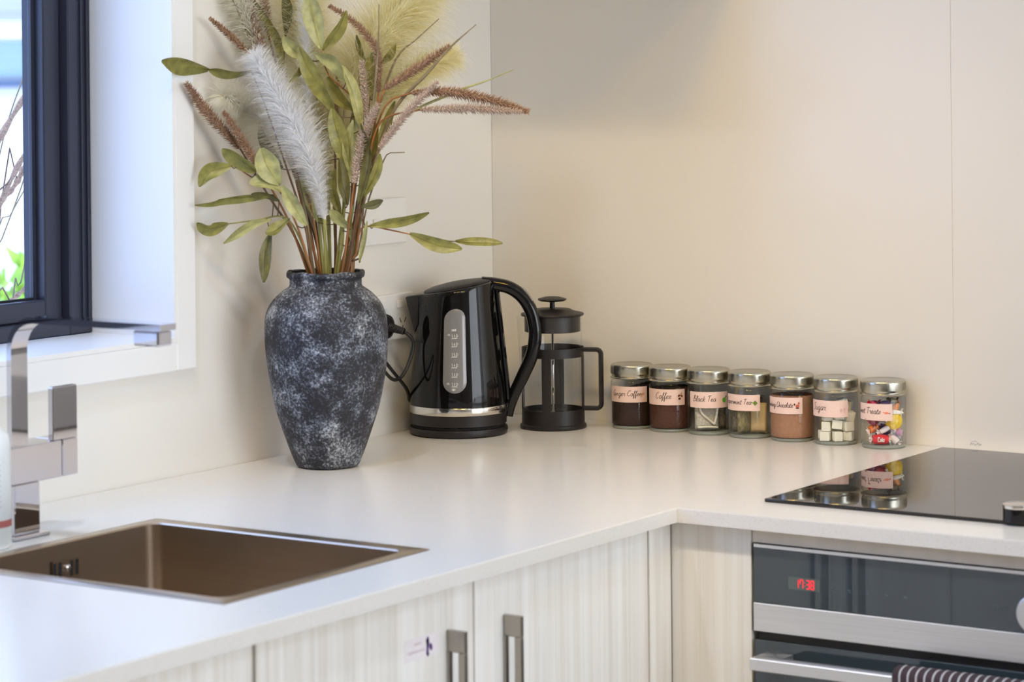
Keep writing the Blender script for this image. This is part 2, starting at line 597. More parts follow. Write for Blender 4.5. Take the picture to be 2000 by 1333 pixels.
BLOCK = {
    'M': (0.62, [[(.05, 0), (.05, 1), (.29, .45), (.53, 1), (.53, 0)]]),
    'A': (0.58, [[(.03, 0), (.28, 1), (.53, 0)], [(.12, .36), (.44, .36)]]),
    'X': (0.54, [[(.04, 0), (.48, 1)], [(.04, 1), (.48, 0)]]),
    'I': (0.20, [[(.08, 0), (.08, 1)]]),
    'N': (0.60, [[(.06, 0), (.06, 1), (.50, 0), (.50, 1)]]),
    'L': (0.46, [[(.06, 1), (.06, 0), (.42, 0)]]),
    'F': (0.50, [[(.06, 0), (.06, 1), (.46, 1)], [(.06, .5), (.38, .5)]]),
    'U': (0.56, [[(.06, 1), (.06, .15), (.2, 0), (.36, 0), (.5, .15), (.5, 1)]]),
    'C': (0.54, [[(.48, .85), (.34, 1), (.16, 1), (.05, .8), (.05, .2), (.16, 0), (.34, 0), (.48, .15)]]),
    'T': (0.52, [[(.02, 1), (.50, 1)], [(.26, 1), (.26, 0)]]),
    'O': (0.58, [[(.18, 0), (.05, .2), (.05, .8), (.18, 1), (.38, 1), (.51, .8), (.51, .2), (.38, 0), (.18, 0)]]),
    'o': (0.46, [[(.2, 0), (.07, .15), (.07, .5), (.2, .65), (.32, .5), (.32, .15), (.2, 0)]]),
    'l': (0.20, [[(.08, 1), (.08, 0)]]),
    'a': (0.46, [[(.36, .6), (.2, .65), (.06, .5), (.06, .15), (.2, 0), (.36, .15)], [(.36, .65), (.36, 0)]]),
    '1': (0.34, [[(.04, .8), (.2, 1), (.2, 0)]]),
    '2': (0.50, [[(.05, .8), (.2, 1), (.38, .95), (.42, .7), (.05, 0), (.44, 0)]]),
    '3': (0.50, [[(.05, .95), (.4, .95), (.22, .56), (.42, .4), (.36, .05), (.05, .03)]]),
    '4': (0.52, [[(.34, 0), (.34, 1), (.03, .3), (.46, .3)]]),
    '5': (0.50, [[(.42, 1), (.08, 1), (.07, .58), (.34, .6), (.42, .3), (.3, 0), (.05, .04)]]),
    '6': (0.50, [[(.38, 1), (.12, .6), (.06, .25), (.2, 0), (.38, .1), (.42, .38), (.24, .55), (.08, .4)]]),
    '7': (0.50, [[(.04, 1), (.44, 1), (.16, 0)]]),
    '8': (0.50, [[(.24, .52), (.08, .7), (.14, .97), (.34, .97), (.42, .7), (.06, .3), (.12, .02), (.36, .02), (.44, .3), (.24, .52)]]),
    '0': (0.50, [[(.24, 0), (.06, .3), (.06, .7), (.24, 1), (.42, .7), (.42, .3), (.24, 0)]]),
    '.': (0.20, [[(.06, .0), (.1, .06)]]),
    ' ': (0.4, []),
}


def text_strokes(s, font, size, slant=0.0):
    x = 0.0
    out = []
    for ch in s:
        adv, st = font[ch]
        for pl in st:
            out.append([((x + px + slant * py) * size, py * size) for px, py in pl])
        x += adv
    return out, x * size


def ribbon(bm, pl, w, fmap, fine=3):
    """2-D polyline drawn as a flat strip of width w, mapped to 3-D by fmap(u, v)."""
    if len(pl) > 2 and fine > 1:
        pts = [Vector((p[0], p[1], 0)) for p in pl]
        sm = smooth_path(pts, (len(pl) - 1) * fine + 1)
        pl = [(p.x, p.y) for p in sm]
    n = len(pl)
    L, R_ = [], []
    for i in range(n):
        a = pl[max(i - 1, 0)]
        b = pl[min(i + 1, n - 1)]
        dx, dy = b[0] - a[0], b[1] - a[1]
        d = math.hypot(dx, dy) or 1e-9
        nx, ny = -dy / d * w / 2, dx / d * w / 2
        L.append(bm.verts.new(fmap(pl[i][0] + nx, pl[i][1] + ny)))
        R_.append(bm.verts.new(fmap(pl[i][0] - nx, pl[i][1] - ny)))
    for i in range(n - 1):
        bm.faces.new((L[i], R_[i], R_[i + 1], L[i + 1]))


def polygon(bm, pts, fmap):
    c = bm.verts.new(fmap(sum(p[0] for p in pts) / len(pts), sum(p[1] for p in pts) / len(pts)))
    vs = [bm.verts.new(fmap(*p)) for p in pts]
    for i in range(len(vs)):
        bm.faces.new((c, vs[i], vs[(i + 1) % len(vs)]))


def ellipse(cx, cy, rx, ry, rot=0.0, n=14):
    out = []
    for i in range(n):
        a = 2 * PI * i / n
        x, y = rx * math.cos(a), ry * math.sin(a)
        out.append((cx + x * math.cos(rot) - y * math.sin(rot), cy + x * math.sin(rot) + y * math.cos(rot)))
    return out

# ------------------------------------------------------------------ the room
CT = 0.90          # worktop height
RX, RY, RZ = 4.6, -5.6, 2.45
WY0, WY1, WZ0, WZ1 = -2.40, -0.767, 1.082, 2.05      # window opening in the left wall

struct('floor', boxbm(-0.2, RX + 0.2, RY - 0.2, 0.2, -0.1, 0), M['floor'])
struct('ceiling', boxbm(-0.2, RX + 0.2, RY - 0.2, 0.2, RZ, RZ + 0.1), M['ceiling'])
bm = NB()
box(bm, -0.2, 0, RY - 0.2, WY0, 0, RZ)
box(bm, -0.2, 0, WY1, 0.2, 0, RZ)
box(bm, -0.2, 0, WY0, WY1, 0, WZ0)
box(bm, -0.2, 0, WY0, WY1, WZ1, RZ)
struct('wall_left', bm, M['wall'])
wb = struct('wall_back', boxbm(0, RX + 0.2, 0.006, 0.2, 0, RZ), M['wall_plain'])
obj('panel', boxbm(0.0006, 0.7852, 0, 0.006, CT - 0.02, 2.4), M['wall'], wb)
obj('panel', boxbm(0.7868, 1.62, 0, 0.006, CT - 0.02, 2.4), M['wall'], wb)
obj('joint', boxbm(0.7853, 0.7867, 0.0006, 0.006, CT - 0.02, 2.4), M['wall_plain'], wb)
# faint stamp on the foot of the hob panel
bm = NB()
fm = lambda u, v: Vector((0.808 + u, -0.0006, 0.9045 + v))
for k in range(5):
    ribbon(bm, [(0.002 + 0.0035 * k, 0.001 + (k % 2) * 0.002), (0.0035 + 0.0035 * k, 0.005 - (k % 3) * 0.001), (0.005 + 0.0035 * k, 0.002)], 0.0009, fm)
ribbon(bm, [(0.004, 0.0065), (0.010, 0.0075), (0.013, 0.006)], 0.0006, fm)
obj('glass_stamp', bm, M['mark_grey'], wb)
struct('wall_right', boxbm(RX, RX + 0.2, RY - 0.2, 0.2, 0, RZ), M['wall_plain'])
struct('wall_rear', boxbm(0, RX, RY - 0.2, RY, 0, RZ), M['wall_plain'])

# frame and white backing added out of view round the fill light
sw = thing('fill_light_surround', (RX, -1.05, 0.30), 'white frame and backing added out of view around the fill light', None)
sw['kind'] = 'structure'
bm = NB()
for (y0, y1, z0, z1) in [(-1.02, -0.96, 0, 1.9), (0.96, 1.02, 0, 1.9), (-0.96, 0.96, 0, 0.04), (-0.96, 0.96, 1.86, 1.9)]:
    box(bm, -0.05, -0.0005, y0, y1, z0, z1, 0.003, 1)
obj('window_frame', bm, M['trim'], sw)  # invented frame, only surrounds the side fill light
obj('fill_backing', boxbm(-0.018, -0.014, -0.958, 0.958, 0.042, 1.858), M['trim'], sw)

# architrave round the window: right stile, apron, left stile, head
bm = NB()
AW, AX = 0.0395, 0.012
for (y0, y1, z0, z1) in [(WY1, WY1 + AW, WZ0 - AW, WZ1 + AW), (WY0 - AW, WY0, WZ0 - AW, WZ1 + AW),
                         (WY0, WY1, WZ0 - AW, WZ0), (WY0, WY1, WZ1, WZ1 + AW)]:
    box(bm, 0.0002, AX, y0, y1, z0, z1, 0.002, 1)
struct('trim_1', bm, M['trim'], label='white flat architrave round the kitchen window')
# reveal lining
bm = NB()
box(bm, -0.135, 0.0120, WY1 - 0.006, WY1 - 0.0002, WZ0, WZ1)
box(bm, -0.135, 0.0120, WY0, WY1 - 0.006, WZ0, WZ0 + 0.006)
struct('trim_2', bm, M['trim'], label='white window reveal lining and sill')

# window: black frame, sash, pane
FX = -0.135
win = thing('window_1', (FX, WY1 - 0.006, WZ0 + 0.006), 'black aluminium framed kitchen window above the sink', None)
win['kind'] = 'structure'
wl, wh = WY0 - WY1 + 0.006, WZ1 - WZ0 - 0.006      # local extents: y 0..wl (negative), z 0..wh
bm = NB()
box(bm, -0.06, 0, -0.043, 0, 0, wh, 0.002, 1)
box(bm, -0.06, 0, wl, wl + 0.043, 0, wh, 0.002, 1)
box(bm, -0.06, 0, wl + 0.043, -0.043, 0, 0.022, 0.002, 1)
box(bm, -0.06, 0, wl + 0.043, -0.043, wh - 0.04, wh, 0.002, 1)
obj('window_frame', bm, M['alu'], win)
bm = NB()
box(bm, -0.004, 0.0035, -0.0215, -0.0195, 0.022, wh - 0.04)
box(bm, -0.004, 0.0035, -0.0105, -0.009, 0.022, wh - 0.04)
obj('frame_bead', bm, M['alu'], win)
bm = NB()
sx0, sx1 = -0.052, -0.014
box(bm, sx0, sx1, -0.076, -0.044, 0.0225, wh - 0.041, 0.002, 1)
box(bm, sx0, sx1, wl + 0.044, wl + 0.087, 0.0225, wh - 0.041, 0.002, 1)
box(bm, sx0, sx1, wl + 0.087, -0.076, 0.0225, 0.050, 0.002, 1)
box(bm, sx0, sx1, wl + 0.087, -0.076, wh - 0.08, wh - 0.041, 0.002, 1)
sash = obj('sash', bm, M['alu'], win)
obj('sash_bead', boxbm(-0.046, -0.030, -0.083, -0.0762, 0.0505, wh - 0.081), M['alu'], sash)
obj('glass_pane', boxbm(-0.036, -0.034, wl + 0.087, -0.0832, 0.0505, wh - 0.0805), M['pane'], win)
obj('glazing_rubber', boxbm(-0.034, -0.0295, wl + 0.087, -0.0832, 0.0503, 0.053), M['rubber'], win)

# ------------------------------------------------------------------ outside the window
g = struct('garden_ground', boxbm(-30, -0.22, -14, 24, -1.1, -1.0), mat('garden_paving', (206, 202, 196), 0.8, noise=((2, 2, 2), 0.1, 3)))
HX = -9.0
house = thing('neighbour_house', (HX, 8.3, -1.0), 'pale rendered house with grey roof outside the window', 'house')
obj('wall', boxbm(-4, 0, -6, 6, 0, 2.6), mat('render_wall', (244, 240, 236), 0.8, noise=((2, 2, 2), 0.03, 2)), house)
obj('fascia', boxbm(0.0, 0.45, -6.4, 6.4, 2.60, 2.685), mat('fascia_white', (248, 248, 246), 0.6, noise=((2, 2, 2), 0.02, 2)), house)
bm = NB()
v = [bm.verts.new(c) for c in [(0.5, -6.5, 2.69), (0.5, 6.5, 2.69), (-3.2, 6.5, 4.1), (-3.2, -6.5, 4.1), (0.5, -6.5, 2.75), (0.5, 6.5, 2.75), (-3.2, 6.5, 4.16), (-3.2, -6.5, 4.16)]]
for f in [(0, 1, 2, 3), (7, 6, 5, 4), (0, 4, 5, 1), (1, 5, 6, 2), (2, 6, 7, 3), (3, 7, 4, 0)]:
    bm.faces.new([v[i] for i in f])
obj('roof', bm, mat('roof_tiles', (150, 150, 164), 0.8, noise=((1, 1, 30), 0.12, 2)), house)
hw = obj('window', boxbm(0.0, 0.02, -1.2, 0.03, 2.37, 2.58), mat('house_window_blind', (172, 196, 190), 0.4, noise=((1, 1, 40), 0.08, 1)), house)
obj('window_frame', boxbm(0.0, 0.05, 0.03, 0.10, 2.36, 2.60), mat('house_frame', (226, 236, 222), 0.6, noise=((2, 2, 2), 0.02, 1)), hw)
obj('sill', boxbm(0.0, 0.10, -6.0, 6.0, 2.312, 2.355), mat('sill_blue', (86, 104, 128), 0.6, noise=((2, 2, 2), 0.05, 1)), house)


def shrub(loc, n, rx, ry, rz, label):
    t = thing('garden_shrub', loc, label, 'shrub')
    rnd = random.Random(5)
    bm = NB()
    for k in range(n):
        a, e, q = rnd.uniform(0, 2 * PI), rnd.uniform(0, PI / 2), rnd.uniform(0.3, 1) ** 0.5
        c = Vector((rx * q * math.cos(a) * math.cos(e), ry * q * math.sin(a) * math.cos(e), 0.12 + rz * q * math.sin(e)))
        d = Vector((rnd.uniform(-1, 1), rnd.uniform(-1, 1), rnd.uniform(-0.2, 1))).normalized()
        w = d.orthogonal().normalized()
        w.rotate(Matrix.Rotation(rnd.uniform(0, 6.28), 3, d))
        ln, wd = rnd.uniform(0.07, 0.12), rnd.uniform(0.018, 0.03)
        m = c + d * ln * 0.5
        vs = [bm.verts.new(x) for x in (c, m + w * wd, c + d * ln, m - w * wd)]
        bm.faces.new(vs)
    o = obj('foliage', bm, mat('shrub_leaf', (150, 186, 52), 0.5, noise=((8, 8, 8), 0.35, 3)), t)
    o['kind'] = 'stuff'
    bm = NB()
    for k in range(7):
        a = k * 0.9
        tube(bm, smooth_path([(0, 0, 0), (0.1 * math.cos(a), 0.1 * math.sin(a), rz * 0.4), (rx * 0.6 * math.cos(a), ry * 0.6 * math.sin(a), rz * 0.8)], 6), 0.008, 5)
    obj('stem', bm, M['stem_brown'], t)


shrub((-3.0, 2.10, -1.0), 1500, 0.55, 0.5, 1.75, 'bright green leafy shrub seen low through the window pane')

# tall grass stalks just outside the pane; (y, z) in the plane of growth, x given
GR = [
    ([(-0.70, 1.16), (-0.574, 1.345), (-0.475, 1.452), (-0.40, 1.53)], -0.50, 0.0045, True, 'upper thick seed head of the grass outside the window pane'),
    ([(-0.68, 1.12), (-0.576, 1.292), (-0.478, 1.392), (-0.41, 1.45)], -0.47, 0.0040, True, 'middle thick seed head of the grass outside the window pane'),
    ([(-0.553, 1.247), (-0.52, 1.275), (-0.478, 1.330), (-0.44, 1.39)], -0.52, 0.0050, True, 'short seed head of the grass outside the window pane'),
    ([(-0.60, 1.10), (-0.568, 1.24), (-0.53, 1.36), (-0.487, 1.445)], -0.53, 0.0011, False, 'uppermost thin bare grass stalk outside the window pane'),
    ([(-0.62, 1.10), (-0.577, 1.185), (-0.52, 1.29), (-0.470, 1.42)], -0.50, 0.0011, False, 'second thin bare grass stalk outside the window pane'),
    ([(-0.60, 1.19), (-0.576, 1.215), (-0.53, 1.27), (-0.475, 1.33)], -0.49, 0.0010, False, 'third thin bare grass stalk outside the window pane'),
    ([(-0.56, 1.05), (-0.535, 1.12), (-0.505, 1.21), (-0.48, 1.27)], -0.50, 0.0013, False, 'lowest thin bare grass stalk outside the window pane'),
    ([(-0.60, 1.06), (-0.560, 1.095), (-0.52, 1.118), (-0.475, 1.155)], -0.50, 0.0036, True, 'low broad grass blade outside the pane above the frame'),
]
for pts, gx, gr, head, lab in GR:
    base = Vector((gx, pts[0][0] - 0.12, -1.0))
    path = smooth_path([Vector((0, 0, 0)), Vector((0, 0.01, 1.2))] + [Vector((0, y, z)) - Vector((0, base.y, -1.0)) for y, z in pts], 90)
    t = thing('grass_stalk', base, lab, 'grass', 'grass stalks outside the window')
    obj('stem', tube(NB(), path, min(gr, 0.0013), 6), M['stem_brown'] if head else M['blade'], t, True)
    if head:
        bm = NB()
        sub = smooth_path([Vector((0, y, z)) - Vector((0, base.y, -1.0)) for y, z in pts], 40)
        tube(bm, sub, lambda q: gr * (0.35 + 0.65 * math.sin(PI * min(1, q * 0.9 + 0.1)) + 0.25 * math.sin(q * 55)), 7)
        obj('seed_head', bm, M['seed'], t, True)

# ------------------------------------------------------------------ worktop, cabinets
A, B = 0.7077, 0.6399
TH = 0.0182
bm = NB()
SX0, SX1, SY0, SY1 = 0.2030, 0.6135, -1.3930, -1.0300      # cut-out of the sink flange
poly_o = [(0.001, -3.0), (A, -3.0), (A, -B), (2.6, -B), (2.6, -0.001), (0.001, -0.001)]
ring = [(SX0, SY0), (SX1, SY0), (SX1, SY1), (SX0, SY1)]
# slab tiled so that the cut-out stays open
xs = [0.001, SX0, SX1, A, 2.6]
ys = [-3.0, SY0, SY1, -B, -0.001]
V = {}


def gv(x, y, z):
    k = (round(x, 5), round(y, 5), round(z, 5))
    if k not in V:
        V[k] = bm.verts.new(k)
    return V[k]


cells = []
for i in range(4):
    for j in range(4):
        if i == 1 and j == 1:
            continue
        if i == 3 and j < 3:
            continue
        cells.append((i, j))
for i, j in cells:
    a, b, c, d = (xs[i], ys[j]), (xs[i + 1], ys[j]), (xs[i + 1], ys[j + 1]), (xs[i], ys[j + 1])
    bm.faces.new([gv(*p, CT) for p in (a, b, c, d)])
    bm.faces.new([gv(*p, CT - TH) for p in (d, c, b, a)])
    for (p, q, ni, nj) in [(a, b, i, j - 1), (b, c, i + 1, j), (c, d, i, j + 1), (d, a, i - 1, j)]:
        if (ni, nj) not in cells:
            bm.faces.new([gv(*q, CT), gv(*p, CT), gv(*p, CT - TH), gv(*q, CT - TH)])
bmesh.ops.recalc_face_normals(bm, faces=bm.faces[:])
es = [e for e in bm.edges if len(e.link_faces) == 2 and e.calc_face_angle() > 0.5 and (abs(e.verts[0].co.z - CT) < 1e-4 and abs(e.verts[1].co.z - CT) < 1e-4)]
bmesh.ops.bevel(bm, geom=es, offset=0.0012, segments=2, affect='EDGES')
o = obj('worktop', bm, M['quartz'])
tag(o, 'glossy white quartz worktop turning the corner under vase and jars', 'worktop')

FXF, FYF = A - 0.020, -B + 0.020      # cabinet faces
DT = CT - TH - 0.004


def handle(parent, y, ztop):
    """Flat steel frame pull standing off the door; local x is out of the door."""
    h = bpy.data.objects.new('handle', None)
    bm = NB()
    o0 = 0.0002
    box(bm, o0, 0.0245, y - 0.003, y + 0.003, ztop - 0.024, ztop, 0.0008, 1)
    box(bm, o0, 0.0245, y - 0.003, y + 0.003, ztop - 0.175, ztop - 0.151, 0.0008, 1)
    box(bm, 0.0150, 0.0245, y - 0.003, y + 0.003, ztop - 0.151, ztop - 0.024, 0.0008, 1)
    box(bm, o0, 0.0036, y - 0.003, y + 0.003, ztop - 0.151, ztop - 0.024)
    return obj('handle', bm, M['handle_steel'], parent)


def cabinet_left(ya, yb, doors, label, top=True):
    """Base unit on the left run, y from ya to yb; doors = list of (y0, y1, handle y or None)."""
    t = thing('base_cabinet', (FXF, yb, 0.0), label, 'cabinet')
    bm = NB()
    box(bm, -0.60, -0.0205, ya - yb + 0.0005, -0.0005, 0.12, 0.66)
    for s in (0, 1):      # side boards up to the worktop, leaving room for the bowl
        y0 = (ya - yb + 0.0005) if s == 0 else -0.0165
        box(bm, -0.60, -0.0205, y0, y0 + 0.016, 0.66, DT + 0.003)
    obj('body', bm, M['carcass'], t)
    obj('kickboard', boxbm(-0.09, -0.075, ya - yb + 0.0005, -0.0005, 0.0, 0.1195), M['carcass'], t)
    bm = NB()
    box(bm, -0.0203, -0.0190, ya - yb + 0.017, -0.017, 0.13, DT)
    obj('shadow_lining', bm, M['dark_gap'], t)
    for (y0, y1, hy) in doors:
        d = obj('door', boxbm(-0.0185, 0, y0 - yb, y1 - yb, 0.125, DT, 0.0008, 1), M['wood'], t)
        if hy is not None:
            handle(d, hy[0] - yb, hy[1])
    return t


cabinet_left(-1.8195, -1.4380, [(-1.8185, -1.4390, None)], 'left base cabinet below the worktop before the sink unit')
sinkcab = cabinet_left(-1.4350, -0.6760, [(-1.4335, -1.0535, (-1.1023, 0.8307)), (-1.0505, -0.6775, (-0.9919, 0.8283))],
                       'pale woodgrain sink cabinet with two doors and steel pulls')
o = obj('corner_filler', boxbm(FXF - 0.0185, FXF, -0.6735, FYF - 0.002, 0.125, DT, 0.0006, 1), M['wood2'])
tag(o, 'narrow pale woodgrain filler strip at the inner cabinet corner', 'filler panel')
o = obj('end_panel', boxbm(FXF - 0.001, 0.8000, FYF, FYF + 0.0185, 0.125, DT, 0.0006, 1), M['wood2'])
tag(o, 'warm tan woodgrain panel between corner and oven', 'panel')
t = thing('oven_cabinet', (0.8015, FYF, 0), 'pale woodgrain oven housing with rail under the hob', 'cabinet')
obj('rail', boxbm(0.0, 0.62, 0.002, 0.022, 0.8630, DT + 0.003), M['carcass'], t)
obj('body', boxbm(0.0, 0.62, 0.57, 0.60, 0.12, DT + 0.003), M['carcass'], t)
obj('side', boxbm(0.604, 0.62, 0.022, 0.57, 0.12, DT + 0.003), M['carcass'], t)
obj('side', boxbm(-0.0005, 0.0014, 0.020, 0.57, 0.12, DT + 0.003), M['dark_gap'], t)
# overhead cupboard above the frame, shades the top of the back wall
t = thing('overhead_cupboard', (0.003, -0.003, 1.60), 'white overhead cupboard above the corner', 'cupboard')
obj('body', boxbm(0, 0.448, -0.335, 0, 0, 0.78), M['trim'], t)
obj('door', boxbm(0.001, 0.447, -0.355, -0.336, 0.002, 0.778, 0.001, 1), M['trim'], t)

# sticker on the sink cabinet door
t = thing('door_sticker', (FXF + 0.0001, -1.1512, 0.8195), 'small white sticker with purple print on sink cabinet door', 'sticker')
obj('paper', boxbm(0, 0.0003, -0.0325, 0.0325, -0.0115, 0.0125), mat('sticker_paper', (240, 234, 238), 0.6, noise=((80, 80, 80), 0.02, 2)), t)
bm = NB()
fm = lambda u, v: Vector((0.0006, u, v))
ribbon(bm, [(0.0085, 0.008), (0.0095, 0.0005), (0.0088, -0.009)], 0.004, fm)
polygon(bm, ellipse(0.0098, 0.005, 0.0026, 0.0055), fm)
polygon(bm, ellipse(0.0155, -0.0015, 0.0028, 0.0045, 0.4), fm)
polygon(bm, ellipse(0.0098, -0.0085, 0.0022, 0.0026), fm)
obj('purple_motif', bm, mat('purple_print', (96, 58, 132), 0.6, noise=((80, 80, 80), 0.1, 2)), t)
bm = NB()
for row, (x0, n) in enumerate([(-0.016, 4), (-0.027, 9)]):
    for k in range(n):
        ribbon(bm, [(x0 + 0.0035 * k, 0.0045 - 0.008 * row), (x0 + 0.0035 * k + 0.0012, 0.007 - 0.008 * row), (x0 + 0.0035 * k + 0.003, 0.0045 - 0.008 * row)], 0.0006, fm)
obj('faint_lettering', bm, mat('sticker_ink', (206, 178, 192), 0.7, noise=((80, 80, 80), 0.05, 2)), t)

# ------------------------------------------------------------------ sink
t = thing('kitchen_sink', ((SX0 + SX1) / 2, (SY0 + SY1) / 2, CT), 'brushed steel rectangular sink set into the worktop', 'sink')
hx, hy = (SX1 - SX0) / 2, (SY1 - SY0) / 2


def rrect(x0, x1, y0, y1, r, n=5):
    out = []
    for cx, cy, a0 in [(x1 - r, y1 - r, 0), (x0 + r, y1 - r, 90), (x0 + r, y0 + r, 180), (x1 - r, y0 + r, 270)]:
        for k in range(n + 1):
            a = math.radians(a0 + 90 * k / n)
            out.append((cx + r * math.cos(a), cy + r * math.sin(a)))
    return out


def loft(bm, loops, close_last=True):
    rr = [[bm.verts.new(p) for p in L] for L in loops]
    n = len(rr[0])
    for a, b in zip(rr[:-1], rr[1:]):
        for i in range(n):
            j = (i + 1) % n
            bm.faces.new((a[i], a[j], b[j], b[i]))
    if close_last:
        bm.faces.new(rr[-1])
    return rr


def zl(L, z):
    return [(x, y, z) for x, y in L]


ix0, ix1, iy0, iy1 = -hx + 0.018, hx - 0.019, -hy + 0.022, hy - 0.026
bm = NB()
loft(bm, [zl(rrect(-hx + 0.0004, hx - 0.0004, -hy + 0.0004, hy - 0.0004, 0.003), -0.012),
          zl(rrect(-hx + 0.0004, hx - 0.0004, -hy + 0.0004, hy - 0.0004, 0.003), 0.0006),
          zl(rrect(-hx + 0.0016, hx - 0.0016, -hy + 0.0016, hy - 0.0016, 0.003), 0.0012),
          zl(rrect(ix0 - 0.002, ix1 + 0.002, iy0 - 0.002, iy1 + 0.002, 0.018), 0.0012),
          zl(rrect(ix0, ix1, iy0, iy1, 0.016), -0.0005)], False)
obj('flange', bm, M['sink_steel'], t, 35)
bm = NB()
loft(bm, [zl(rrect(ix0, ix1, iy0, iy1, 0.016), -0.0005),
          zl(rrect(ix0 + 0.002, ix1 - 0.002, iy0 + 0.002, iy1 - 0.002, 0.016), -0.165),
          zl(rrect(ix0 + 0.008, ix1 - 0.008, iy0 + 0.008, iy1 - 0.008, 0.018), -0.180),
          zl(rrect(ix0 + 0.03, ix1 - 0.03, iy0 + 0.03, iy1 - 0.03, 0.02), -0.186)], True)
obj('bowl', bm, M['sink_steel'], t, 50)
ov = obj('overflow', boxbm(ix0 + 0.0022, ix0 + 0.0030, -0.0225, 0.0235, -0.042, -0.018), M['sink_steel'], t)
for k, yy in enumerate([-0.0195, -0.0105, 0.0085, 0.0175]):
    obj('slot', boxbm(ix0 + 0.0030, ix0 + 0.0036, yy - 0.0018, yy + 0.0030, -0.039, -0.021, 0.0002, 1), M['dark_gap'], ov)
bm = NB()
lathe(bm, [(0.0042, 0), (0.0042, 0.003), (0.002, 0.004)], 12)
bmesh.ops.transform(bm, matrix=Matrix.Translation((ix0 + 0.003, 0.0015, -0.029)) @ Matrix.Rotation(PI / 2, 4, 'Y'), verts=bm.verts[:])
obj('screw', bm, M['chrome'], ov, 40)
bm = NB()
lathe(bm, [(0.042, -0.1850), (0.042, -0.1835), (0.034, -0.184), (0.01, -0.187)], 28)
obj('drain', bm, M['chrome'], t, 40)

# ------------------------------------------------------------------ mixer tap
t = thing('mixer_tap', (0.1425, -1.211, CT), 'square chrome mixer tap behind the sink with flat spout', 'tap')
box_ = lambda *a, **k: boxbm(*a, **k)
obj('base_plate', boxbm(-0.0265, 0.0265, -0.0265, 0.0325, 0.0003, 0.005, 0.001, 1), M['chrome'], t)
obj('post', boxbm(-0.0225, 0.0225, -0.0225, 0.0195, 0.005, 0.0645, 0.0012, 1), M['chrome'], t)
obj('body', boxbm(-0.0225, 0.0225, -0.036, 0.0575, 0.0648, 0.1085, 0.0012, 1), M['chrome'], t)
lever = obj('lever_cap', boxbm(-0.0225, 0.0225, 0.0585, 0.0850, 0.0650, 0.1085, 0.0012, 1), M['chrome'], t)
bm = NB()
box(bm, 0.0135, 0.0220, 0.043, 0.085, 0.1087, 0.172, 0.001, 1)
obj('lever', bm, M['chrome'], lever)
# bent flat spout: rises, turns, runs out over the bowl
path = [Vector((0.0172, -0.0115, 0.1086)), Vector((0.0172, -0.0115, 0.16)), Vector((0.0172, -0.0115, 0.214))]
for k in range(9):
    a = PI - PI / 2 * k / 8
    path.append(Vector((0.0542 + 0.037 * math.cos(a), -0.0115, 0.222 + 0.037 * math.sin(a))))
path += [Vector((0.15, -0.0115, 0.259)), Vector((0.250, -0.0115, 0.259))]
bm = NB()
tube(bm, path, 0.0052, 4, 0.019, up=Vector((1, 0, 0)), square=0.0)
for v in bm.verts:
    pass
sp = obj('spout', bm, M['chrome'], t, 40)
bm = NB()
box(bm, 0.208, 0.246, -0.0115 - 0.0125, -0.0115 + 0.0125, 0.2375, 0.2545, 0.002, 1)
obj('aerator', bm, M['chrome'], sp)

# dish soap bottle at the frame edge
t = thing('soap_bottle', (0.1675, -1.2825, CT), 'white bottle with red stripe beside the tap at the edge', 'bottle')
bm = NB()
lathe(bm, [(0.026, 0.0005), (0.0285, 0.004), (0.0285, 0.115), (0.026, 0.130), (0.013, 0.142), (0.012, 0.150)], 36)
body = obj('body', bm, mat('soap_plastic', (236, 238, 238), 0.3, noise=((40, 40, 40), 0.02, 2)), t, 50)
bm = NB()
lathe(bm, [(0.0288, 0.026), (0.0288, 0.034)], 36, cap0=False, cap1=False)
obj('red_stripe', bm, mat('label_red', (176, 96, 92), 0.5, noise=((40, 40, 40), 0.05, 2)), body, True)
bm = NB()
cyl = lambda u, v: Vector((0.0289 * math.sin(u / 0.0289), -0.0289 * math.cos(u / 0.0289), v))
for k in range(9):
    ribbon(bm, [(0.012, 0.05 + k * 0.006), (0.040, 0.05 + k * 0.006)], 0.0016, cyl, 6)
obj('small_print', bm, M['mark_grey'], body)
bm = NB()
lathe(bm, [(0.015, 0.1505), (0.015, 0.172), (0.006, 0.176), (0.006, 0.185)], 24)
obj('cap', bm, mat('cap_white', (238, 240, 240), 0.35, noise=((40, 40, 40), 0.02, 2)), t, 40)

# ------------------------------------------------------------------ hob and its knob
t = thing('induction_hob', (0.7800, -0.5480, CT), 'black glass hob reflecting the jars beside it', 'hob')
obj('glass_top', boxbm(0, 0.59, 0, 0.5185, 0.0003, 0.0046, 0.0010, 2), M['hob'], t)
t = thing('hob_knob', (1.1165, -0.5405, CT + 0.0047), 'round dark magnetic knob with chrome top on the hob', 'knob')
bm = NB()
lathe(bm, [(0.0185, 0.0002), (0.0185, 0.0155)], 40)
obj('body', bm, M['black_gloss'], t, 40)
bm = NB()
lathe(bm, [(0.0185, 0.0156), (0.0190, 0.0170), (0.0186, 0.0195), (0.017, 0.0205)], 40)
obj('cap', bm, M['band_steel'], t, 40)

